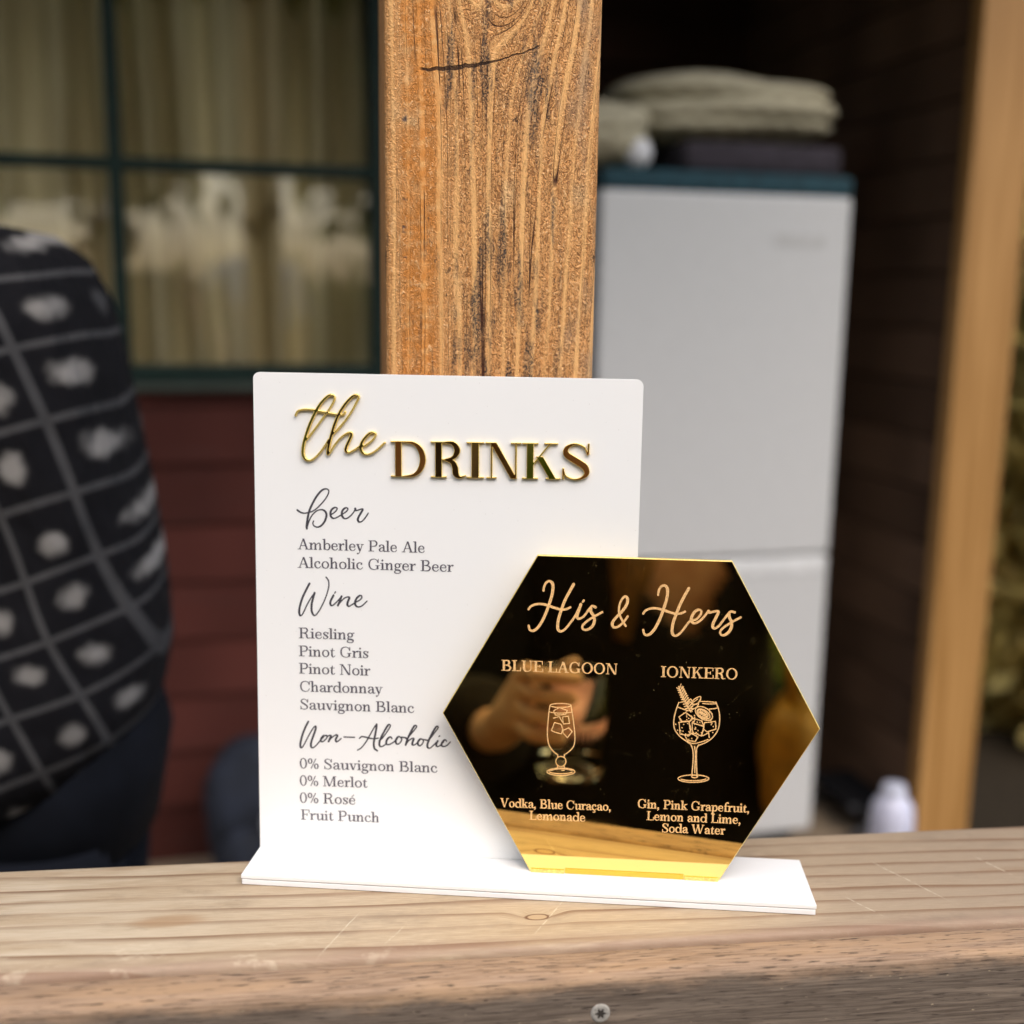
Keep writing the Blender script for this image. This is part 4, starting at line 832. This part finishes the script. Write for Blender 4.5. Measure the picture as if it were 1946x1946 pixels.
def body(name, J, hands, parent, face=(0, 1, 0), slim=1.0):
    """one continuous skinned figure. J: joint positions; hands: {'L':[finger chains],'R':[...]} rooted at the palm."""
    js, bs = [], []
    def add(p, r, par=None):
        js.append((p[0], p[1], p[2], r)); i = len(js) - 1
        if par is not None: bs.append((par, i))
        return i
    pe = add(J['pelvis'], 0.115 * slim); be = add(J['belly'], 0.105 * slim, pe); ch = add(J['chest'], 0.118 * slim, be); nb = add(J['neckbase'], 0.062, ch); nk = add(J['neck'], 0.052, nb)
    h1 = add(J['head'], 0.088, nk); add(np.array(J['head']) + np.array((0, 0, 0.075)), 0.078, h1)
    for s in 'LR':
        sh = add(J['sh' + s], 0.056, ch); el = add(J['el' + s], 0.041, sh); wr = add(J['wr' + s], 0.027, el); pa = add(J['pa' + s], 0.030, wr)
        for chain in hands[s]:
            q = pa
            for k, p in enumerate(chain): q = add(p, 0.0105 - 0.001 * k, q)
        hi = add(J['hi' + s], 0.088, pe); kn = add(J['kn' + s], 0.058, hi); an = add(J['an' + s], 0.040, kn); add(np.array(J['an' + s]) + np.array(face) * 0.14 + np.array((0, 0, -0.05)), 0.036, an)
    H = np.array(J['head']); F = np.array(face, float); S = np.cross(F, (0, 0, 1))
    def extra(bm):
        blob(bm, H + F * 0.092 + np.array((0, 0, 0.005)), (0.016, 0.016, 0.022))
        for s in (-1, 1):
            blob(bm, H + F * 0.078 + S * 0.032 * s + np.array((0, 0, 0.030)), (0.014, 0.014, 0.010)); blob(bm, H + S * 0.088 * s + np.array((0, 0, 0.010)), (0.014, 0.016, 0.030))
        blob(bm, H + F * 0.078 + np.array((0, 0, -0.040)), (0.024, 0.014, 0.008))
    return skin(name, js, bs, SKINM.m, parent, 2, 0, extra)
def fingers(palm, d, side, up, curl=0.5):
    """relaxed hand: four unequal bent fingers and a thumb leaving the side of the palm"""
    palm, d, side, up = (np.array(v, float) for v in (palm, d, side, up)); out = []
    for k, ln in enumerate((0.070, 0.078, 0.073, 0.058)):
        b = palm + d * 0.045 + side * (0.030 - 0.020 * k); out.append([b, b + d * ln * 0.45 - up * ln * 0.15 * curl, b + d * ln * 0.75 - up * ln * 0.45 * curl, b + d * ln * 0.92 - up * ln * 0.8 * curl])
    b = palm + side * 0.040 + d * 0.005; out.append([b, b + side * 0.018 + d * 0.025, b + side * 0.020 + d * 0.052 - up * 0.008]); return out
# --- guest at the left edge, in profile, bending a little forward, facing left
GY = 0.62
def gp(u, v): p = at(u, v, GY); return p[0], p[2]
G_ = empty('person', loc=(at(60, 1200, GY)[0], GY, FLOOR)); tag(G_, 'person in a black checked patterned shirt and navy trousers standing at the left edge', 'person')
gb = np.array(G_.location)
back = [(292, 1432), (312, 1345), (323, 1240), (314, 1120), (296, 1000), (272, 880), (246, 760), (224, 660), (196, 566), (152, 490), (92, 446), (10, 430)]
rings = []
for i, (u, v) in enumerate(back):
    x, z = gp(u, v); dp = [0.155, 0.154, 0.150, 0.145, 0.140, 0.138, 0.138, 0.138, 0.132, 0.118, 0.098, 0.075][i]; wd = [0.20, 0.205, 0.205, 0.20, 0.20, 0.205, 0.215, 0.225, 0.225, 0.20, 0.15, 0.08][i]
    rings.append((np.array((x - dp, GY, z)) - gb, (dp, 0, (0.055, 0.03, 0.012, 0.006)[i] if i < 4 else 0), (0, wd, 0)))
x, z = gp(30, 405)
bm = bmesh.new(); loft(bm, rings, 48)
for s in (-1, 1):                                 # sleeves down to the elbow
    a = np.array((gp(95, 545)[0] - 0.05, GY + s * 0.165, gp(95, 545)[1])) - gb; b = np.array((gp(10, 800)[0] - 0.05, GY + s * 0.215, gp(10, 800)[1])) - gb
    limb(bm, [(*(a + (-0.02, 0, 0.02)), 0.045), (*(a + (-0.02, 0, -0.01)), 0.068), (*(a * 0.5 + b * 0.5 + (-0.02, 0, 0)), 0.070), (*b, 0.074), (*(b + (-0.03, 0, -0.03)), 0.07)], 28)
sm = Mat('black_checked_floral_shirt', rough=0.85, spec=0.15); x, y, z = sm.co()
ang = R(17); u_ = (x * math.cos(ang) + z * math.sin(ang)) / 0.066 + (sm.noise(x * 3, y * 3, z * 3, 1) - 0.5) * 0.8; v_ = (z * math.cos(ang) - x * math.sin(ang)) / 0.070 + (sm.noise(x * 3 + 5, y * 3, z * 3, 1) - 0.5) * 0.8
fu, fv = u_.fract(), v_.fract(); grid = (fu - 0.5).abs().step(0.43, 0.46).max((fv - 0.5).abs().step(0.43, 0.46))
wn_ = sm.noise(u_.floor() * 3.7, v_.floor() * 5.1, 0.0, 0); du = fu - 0.5 + (wn_ - 0.5) * 0.5; dv = fv - 0.5 + (sm.noise(v_.floor() * 4.3, u_.floor() * 2.9, 2.0, 0) - 0.5) * 0.4
fl = (du * du + dv * dv).sqrt() + (sm.noise(x * 55, y * 30, z * 55, 1) - 0.5) * 0.22
c = sm.mix((0.006, 0.006, 0.008), (0.055, 0.055, 0.058), grid); c = sm.mix(c, (0.30, 0.29, 0.28), fl.step(0.26, 0.06) * ((wn_ * 0.6) + 0.45).min(1.0))
sm.color(c); sm.bump(sm.noise(x * 9, y * 9, z * 5 + x * 4, 3), 0.8, 0.05)
link('shirt', from_bm(bm, True), sm.m, G_)
bm = bmesh.new(); NT = plain('navy_trouser_cloth', (0.005, 0.0065, 0.011), rough=0.9, spec=0.15, amt=0.25, scale=14)
def q(u, v, dx=0): x, z = gp(u, v); return x + dx, z
hipx = gp(308, 1330)[0] - 0.135; wz = gp(0, 1250)[1]; hz_ = gp(0, 1560)[1]
loft(bm, [(np.array((hipx, GY, wz)) - gb, (0.118, 0, 0), (0, 0.17, 0)), (np.array((hipx + 0.012, GY, (wz + hz_) / 2)) - gb, (0.130, 0, 0), (0, 0.185, 0)), (np.array((hipx + 0.005, GY, hz_)) - gb, (0.118, 0, 0), (0, 0.18, 0))], 36)
for s in (-1, 1):
    limb(bm, [(*(np.array((hipx + 0.004, GY + s * 0.088, hz_ + 0.03)) - gb), 0.102), (*(np.array((hipx, GY + s * 0.095, hz_ - 0.12)) - gb), 0.092), (*(np.array((hipx - 0.01, GY + s * 0.10, FLOOR + 0.48)) - gb), 0.070), (*(np.array((hipx + 0.01, GY + s * 0.10, FLOOR + 0.07)) - gb), 0.060)], 24)
link('trousers', from_bm(bm, True), NT, G_)
shx, shz = gp(95, 530); hx, hzd = gp(-330, 300)
Jg = {'pelvis': (hipx, GY, hz_ + 0.06), 'belly': (gp(255, 900)[0] - 0.14, GY, gp(0, 960)[1]), 'chest': (gp(215, 640)[0] - 0.15, GY, gp(0, 700)[1]), 'neckbase': (gp(-190, 560)[0] - 0.07, GY, gp(0, 540)[1]), 'neck': (gp(-300, 430)[0], GY, gp(0, 385)[1]), 'head': (hx, GY, hzd)}
for s, k in (('L', 1), ('R', -1)):
    Jg['sh' + s] = (shx - 0.05, GY + k * 0.14, shz - 0.05); e = (gp(10, 800)[0] - 0.07, GY + k * 0.215, gp(10, 800)[1] - 0.02); Jg['el' + s] = e
    Jg['wr' + s] = (e[0] - 0.22, GY + k * 0.15, e[2] - 0.02); Jg['pa' + s] = (e[0] - 0.27, GY + k * 0.14, e[2] - 0.015)
    Jg['hi' + s] = (hipx, GY + k * 0.09, hz_); Jg['kn' + s] = (hipx - 0.012, GY + k * 0.1, FLOOR + 0.48); Jg['an' + s] = (hipx + 0.01, GY + k * 0.1, FLOOR + 0.09)
Jl = {k: np.array(v) - gb for k, v in Jg.items()}
body('body', Jl, {s: fingers(Jl['pa' + s], (-1, 0, 0), (0, -k * 0.5, 0.85), (0, k, 0)) for s, k in (('L', 1), ('R', -1))}, G_, (-1, 0, 0), 0.72)
HAIR = plain('brown_hair', (0.085, 0.045, 0.022), rough=0.5, amt=0.4, scale=120)
def hair(H, F, parent, mat, long=False):
    bm = bmesh.new(); H = np.array(H); F = np.array(F, float)
    for v in blob(bm, H - F * 0.022 + np.array((0, 0, 0.045)), (0.098, 0.100, 0.100), 24):
        d = np.array(v.co) - H
        if d @ F > 0.045 and d[2] < 0.085: v.co = Vector(H + d - F * (d @ F - 0.045))
    if long:
        S = np.cross(F, (0, 0, 1))
        for s in (-1, 1): limb(bm, [(*(H - F * 0.01 + S * 0.085 * s + np.array((0, 0, 0.04))), 0.035), (*(H + F * 0.01 + S * 0.105 * s + np.array((0, 0, -0.10))), 0.040), (*(H + F * 0.055 + S * 0.12 * s + np.array((0, 0, -0.24))), 0.036), (*(H + F * 0.085 + S * 0.115 * s + np.array((0, 0, -0.36))), 0.014)], 16)
    return link('hair', from_bm(bm, True), mat, parent)
hair(Jl['head'], (-1, 0, 0), G_, HAIR)
for s in (-1, 1):
    bm = bmesh.new(); p = np.array((hipx - 0.03, GY + s * 0.10, FLOOR)) - gb
    loft(bm, [(p + (0, 0, 0.001), (0.135, 0, 0), (0, 0.045, 0)), (p + (0, 0, 0.03), (0.135, 0, 0), (0, 0.046, 0)), (p + (0.02, 0, 0.06), (0.105, 0, 0), (0, 0.04, 0)), (p + (0.04, 0, 0.10), (0.06, 0, 0), (0, 0.036, 0))], 24); link('shoe', from_bm(bm, True), DARKC, G_)

# --- the photographer, seen in the mirror: black V-neck top, phone in one hand, a pink drink in the other
PX, PYY = 0.045, -1.13
P0 = empty('person', loc=(PX, PYY, GROUND)); tag(P0, 'person in a black v-neck top taking the photo, reflected in the gold hexagon', 'person')
pb = np.array((PX, PYY, GROUND)); GC = np.array((0.078, -0.57, -0.050))
def L(*p): return np.array(p, float) - pb
BLACK = Mat('black_top', rough=0.9, base=(0.022, 0.018, 0.016), spec=0.1).m
bm = bmesh.new()
prof = [(-0.66, 0.30, 0.20), (-0.50, 0.28, 0.19), (-0.38, 0.25, 0.165), (-0.22, 0.225, 0.145), (-0.08, 0.21, 0.145), (0.02, 0.205, 0.135), (0.08, 0.185, 0.115), (0.115, 0.14, 0.085), (0.135, 0.085, 0.062)]
rings = []
for i in range(len(prof) - 1):
    for t in np.linspace(0, 1, 6, endpoint=False):
        z, w, d = (np.array(prof[i]) * (1 - t) + np.array(prof[i + 1]) * t); rings.append((L(PX, PYY, z), (w, 0, 0), (0, d, 0)))
rings.append((L(PX, PYY, prof[-1][0]), (prof[-1][1], 0, 0), (0, prof[-1][2], 0)))
loft(bm, rings, 96, False)
kill = []
for f in bm.faces:                                # the V neckline
    c = f.calc_center_median(); x, z = c.x, c.z + GROUND
    xw = x + PX
    if c.y > 0 and z > -0.035 and xw > 0.141 - (z + 0.035) * 1.05 and xw < 0.150 + (z + 0.035) * 0.5: kill.append(f)
bmesh.ops.delete(bm, geom=kill, context='FACES')
shR, elR, wrR = L(0.235, PYY, 0.085), L(0.455, -1.04, 0.02), L(0.215, -0.86, 0.175)
shL, elL, wrL = L(-0.145, PYY, 0.075), L(-0.20, -0.98, -0.20), L(-0.025, -0.645, -0.090)
limb(bm, [(*(shR + (-0.05, 0, 0.01)), 0.07), (*shR, 0.082), (*(shR * 0.45 + elR * 0.55), 0.074), (*(shR * 0.25 + elR * 0.75), 0.072)], 24)
limb(bm, [(*(shL + (0.05, 0, 0.01)), 0.07), (*shL, 0.085), (*(shL * 0.5 + elL * 0.5), 0.085), (*(elL + (-0.01, -0.02, -0.01)), 0.085), (*(elL * 0.5 + wrL * 0.5), 0.075), (*(elL * 0.22 + wrL * 0.78), 0.060)], 24)
o = link('top', from_bm(bm, True), BLACK, P0); o.modifiers.new('thick', 'SOLIDIFY').thickness = 0.003
gripL = []
GL = GC - pb; rG = 0.051
for k, dz in enumerate((0.060, 0.038, 0.016, -0.005)):
    rr_ = rG + 0.001 * k; gripL.append([GL + np.array((rr_ * math.cos(R(a)), rr_ * math.sin(R(a)), dz + 0.003 * (a < 100))) for a in (165, 128, 92, 62 + 6 * k)])
gripL.append([GL + np.array((0.050 * math.cos(R(a)), 0.050 * math.sin(R(a)), 0.035 + 0.012 * i)) for i, a in enumerate((212, 240, 268))])
paL = GL + np.array((-0.062, -0.012, 0.018)); PH_ = np.array((0.045, -0.7565, 0.325)); paR = L(0.125, -0.795, 0.245)
gripR = [[L(0.115 - 0.004 * k, -0.795 + 0.015, 0.27 + 0.02 * k), L(0.092, -0.746, 0.275 + 0.019 * k), L(0.070, -0.7475, 0.275 + 0.018 * k)] for k in range(4)] + [[L(0.105, -0.80, 0.262), L(0.080, -0.775, 0.285), L(0.062, -0.7735, 0.30)]]
Jp = {'pelvis': L(PX, PYY, -0.40), 'belly': L(PX, PYY, -0.22), 'chest': L(PX, PYY + 0.012, -0.01), 'neckbase': L(PX, PYY, 0.135), 'neck': L(PX - 0.085, PYY + 0.03, 0.20), 'head': L(PX - 0.11, PYY + 0.05, 0.315),
      'shR': shR, 'elR': elR, 'wrR': wrR, 'paR': paR, 'shL': shL, 'elL': elL, 'wrL': wrL, 'paL': paL}
for s, k in (('L', -1), ('R', 1)): Jp['hi' + s] = L(PX + k * 0.09, PYY, -0.47); Jp['kn' + s] = L(PX + k * 0.10, PYY, -0.80); Jp['an' + s] = L(PX + k * 0.10, PYY - 0.02, GROUND + 0.09)
body('body', Jp, {'L': gripL, 'R': gripR}, P0, (0, 1, 0))
hair(Jp['head'], (0, 1, 0), P0, plain('golden_brown_hair', (0.22, 0.11, 0.035), rough=0.4, amt=0.4, scale=120), True)
bm = bmesh.new(); BT = plain('black_trousers', (0.012, 0.011, 0.012), rough=0.9)
for k in (-1, 1): limb(bm, [(*L(PX + k * 0.095, PYY, -0.42), 0.11), (*L(PX + k * 0.10, PYY, -0.55), 0.10), (*L(PX + k * 0.10, PYY, -0.80), 0.075), (*L(PX + k * 0.10, PYY - 0.02, GROUND + 0.06), 0.06)], 20)
link('trousers', from_bm(bm, True), BT, P0)
for k in (-1, 1):
    bm = bmesh.new(); p = L(PX + k * 0.10, PYY + 0.05, GROUND); loft(bm, [(p + (0, 0, 0.001), (0.045, 0, 0), (0, 0.13, 0)), (p + (0, 0, 0.03), (0.046, 0, 0), (0, 0.13, 0)), (p + (0, -0.02, 0.07), (0.04, 0, 0), (0, 0.09, 0))], 24); link('shoe', from_bm(bm, True), DARKC, P0)
# phone just behind the viewpoint
PT = Matrix.Translation((0.048, -0.7600, 0.322)) @ Matrix.Rotation(R(-8), 4, 'Z') @ Matrix.Rotation(R(-10), 4, 'X')
PN = empty('phone', PT); tag(PN, 'black phone held up by the person reflected in the gold letters', 'phone')
link('case', box_me(-0.037, 0.037, -0.004, 0.004, -0.075, 0.075, bev=0.003, seg=3), Mat('black_case', base=(0.012, 0.012, 0.013), rough=0.4).m, PN)
for dx, dz in ((-0.018, 0.052), (0.0, 0.060)):
    bm = bmesh.new(); lathe(bm, [(0.0002, 0.0046), (0.006, 0.0046), (0.0065, 0.0040)], 18, Matrix.Translation((dx, 0, dz)) @ Matrix.Rotation(-math.pi / 2, 4, 'X')); link('lens', from_bm(bm, True), Mat('lens_glass', base=(0.02, 0.02, 0.03), rough=0.05).m, PN)
# tumbler of pink drink
TG = empty('tumbler', loc=tuple(GC + (0, 0, -0.058))); tag(TG, 'glass tumbler of pink drink held in a hand, reflected in the gold hexagon', 'glass')
gm_ = Mat('clear_glass', rough=0.0, base=(1, 1, 1)); gm_.p.inputs['Transmission Weight'].default_value = 1.0; gm_.p.inputs['IOR'].default_value = 1.45
bm = bmesh.new(); lathe(bm, [(0.0002, 0), (0.034, 0), (0.037, 0.006), (0.041, 0.116), (0.0395, 0.117), (0.0385, 0.115), (0.0345, 0.012), (0.0002, 0.011)], 40); link('glass', from_bm(bm, True), gm_.m, TG)
bm = bmesh.new(); lathe(bm, [(0.0002, 0.0125), (0.0340, 0.0125), (0.0368, 0.066), (0.0002, 0.066)], 36); link('drink', from_bm(bm, True), Mat('pink_drink', base=(0.86, 0.42, 0.38), rough=0.2).m, TG)
# mustard lump made up to put a tan reflection in the hexagon
MB_ = empty('shoulder_bag', loc=(0.300, -1.02, -0.30)); tag(MB_, 'mustard leather shoulder bag worn by the person in black, reflected in gold', 'bag')
MU = plain('mustard_leather', (0.50, 0.25, 0.035), rough=0.5, amt=0.2, scale=25)
o = lump('body', (0, 0, 0), (0.050, 0.085, 0.085), MU, None, None, 31, 2.8, 0.08, 32); o.parent = MB_; o.matrix_basis = Matrix.Translation((0, 0, 0.10))
bm = bmesh.new(); limb(bm, [(0, 0.02, 0.17, 0.010), (-0.02, -0.02, 0.30, 0.009), (-0.055, -0.09, 0.44, 0.009)], 10); link('strap', from_bm(bm, True), MU, MB_)
# two more guests outside
def guest(loc, neck, label, top_mat, leg_mat, hair_mat, scoop=0.0, skirt=False):
    g = empty('person', loc=(loc[0], loc[1], GROUND)); tag(g, label, 'person'); N = neck - GROUND; k = N / 1.38
    bm = bmesh.new(); pr = [(0.74, 0.19, 0.13), (0.88, 0.165, 0.115), (1.02, 0.165, 0.115), (1.16, 0.175, 0.12), (1.26, 0.185, 0.11), (1.325, 0.17, 0.09), (1.36, 0.10, 0.07)]
    if scoop: pr = pr[:4] + [(1.26 - scoop, 0.178, 0.115)]
    loft(bm, [((0, 0, z * k), (w * k, 0, 0), (0, d * k, 0)) for z, w, d in pr], 40, False)
    J = {'pelvis': (0, 0, 0.86 * k), 'belly': (0, 0, 1.02 * k), 'chest': (0, 0.005, 1.22 * k), 'neckbase': (0, 0, N - 0.01), 'neck': (0, 0.01, N + 0.05), 'head': (0, 0.02, N + 0.165)}; h = {}
    for s, q_ in (('L', -1), ('R', 1)):
        J['sh' + s] = (q_ * 0.185 * k, 0, 1.305 * k); J['el' + s] = (q_ * 0.245 * k, -0.02, 1.02 * k); J['wr' + s] = (q_ * 0.25 * k, 0.06, 0.80 * k); J['pa' + s] = (q_ * 0.25 * k, 0.075, 0.745 * k)
        J['hi' + s] = (q_ * 0.09, 0, 0.80 * k); J['kn' + s] = (q_ * 0.10, 0.01, 0.45 * k); J['an' + s] = (q_ * 0.10, -0.02, 0.09); h[s] = fingers(J['pa' + s], (0, 0.2, -0.98), (0, 0.98, 0.2), (q_, 0, 0))
        if not scoop: limb(bm, [(q_ * 0.13 * k, 0, 1.30 * k, 0.06), (q_ * 0.19 * k, 0, 1.29 * k, 0.072), (q_ * 0.235 * k, -0.015, 1.10 * k, 0.064), (q_ * 0.245 * k, -0.015, 1.04 * k, 0.062)], 20)
    o = link('top', from_bm(bm, True), top_mat, g); o.modifiers.new('thick', 'SOLIDIFY').thickness = 0.003
    body('body', {a: np.array(b, float) for a, b in J.items()}, h, g, (0, 1, 0)); hair(J['head'], (0, 1, 0), g, hair_mat, bool(scoop))
    bm = bmesh.new()
    if skirt: loft(bm, [((0, 0, z * k), (w, 0, 0), (0, w * 0.75, 0)) for z, w in ((0.30, 0.30), (0.55, 0.26), (0.75, 0.215), (0.86, 0.175))], 40, False)
    else:
        for q_ in (-1, 1): limb(bm, [(q_ * 0.085, 0, 0.86 * k, 0.105), (q_ * 0.095, 0, 0.72 * k, 0.10), (q_ * 0.10, 0.01, 0.45 * k, 0.075), (q_ * 0.10, -0.02, 0.07, 0.06)], 20)
    link('skirt' if skirt else 'trousers', from_bm(bm, True), leg_mat, g)
    for q_ in (-1, 1):
        bm = bmesh.new(); p = np.array((q_ * 0.10, 0.03, 0)); loft(bm, [(p + (0, 0, 0.001), (0.045, 0, 0), (0, 0.13, 0)), (p + (0, 0, 0.03), (0.046, 0, 0), (0, 0.13, 0)), (p + (0, -0.02, 0.07), (0.04, 0, 0), (0, 0.09, 0))], 24); link('shoe', from_bm(bm, True), DARKC, g)
    return g
guest((-0.40, -1.22), 0.16, 'person in a black strapless dress with bare shoulders beside the one taking the photo', BLACK, BLACK, HAIR, 0.05, True)
wg = wrefl(485, 520, -3.4)
guest((wg[0], wg[1]), wg[2] + 0.14, 'person in a white shirt and tan trousers standing on the lawn, mirrored in the window', plain('white_shirt_cloth', (0.78, 0.78, 0.80), rough=0.85, amt=0.05), plain('tan_trouser_cloth', (0.30, 0.21, 0.12), rough=0.85), HAIR)
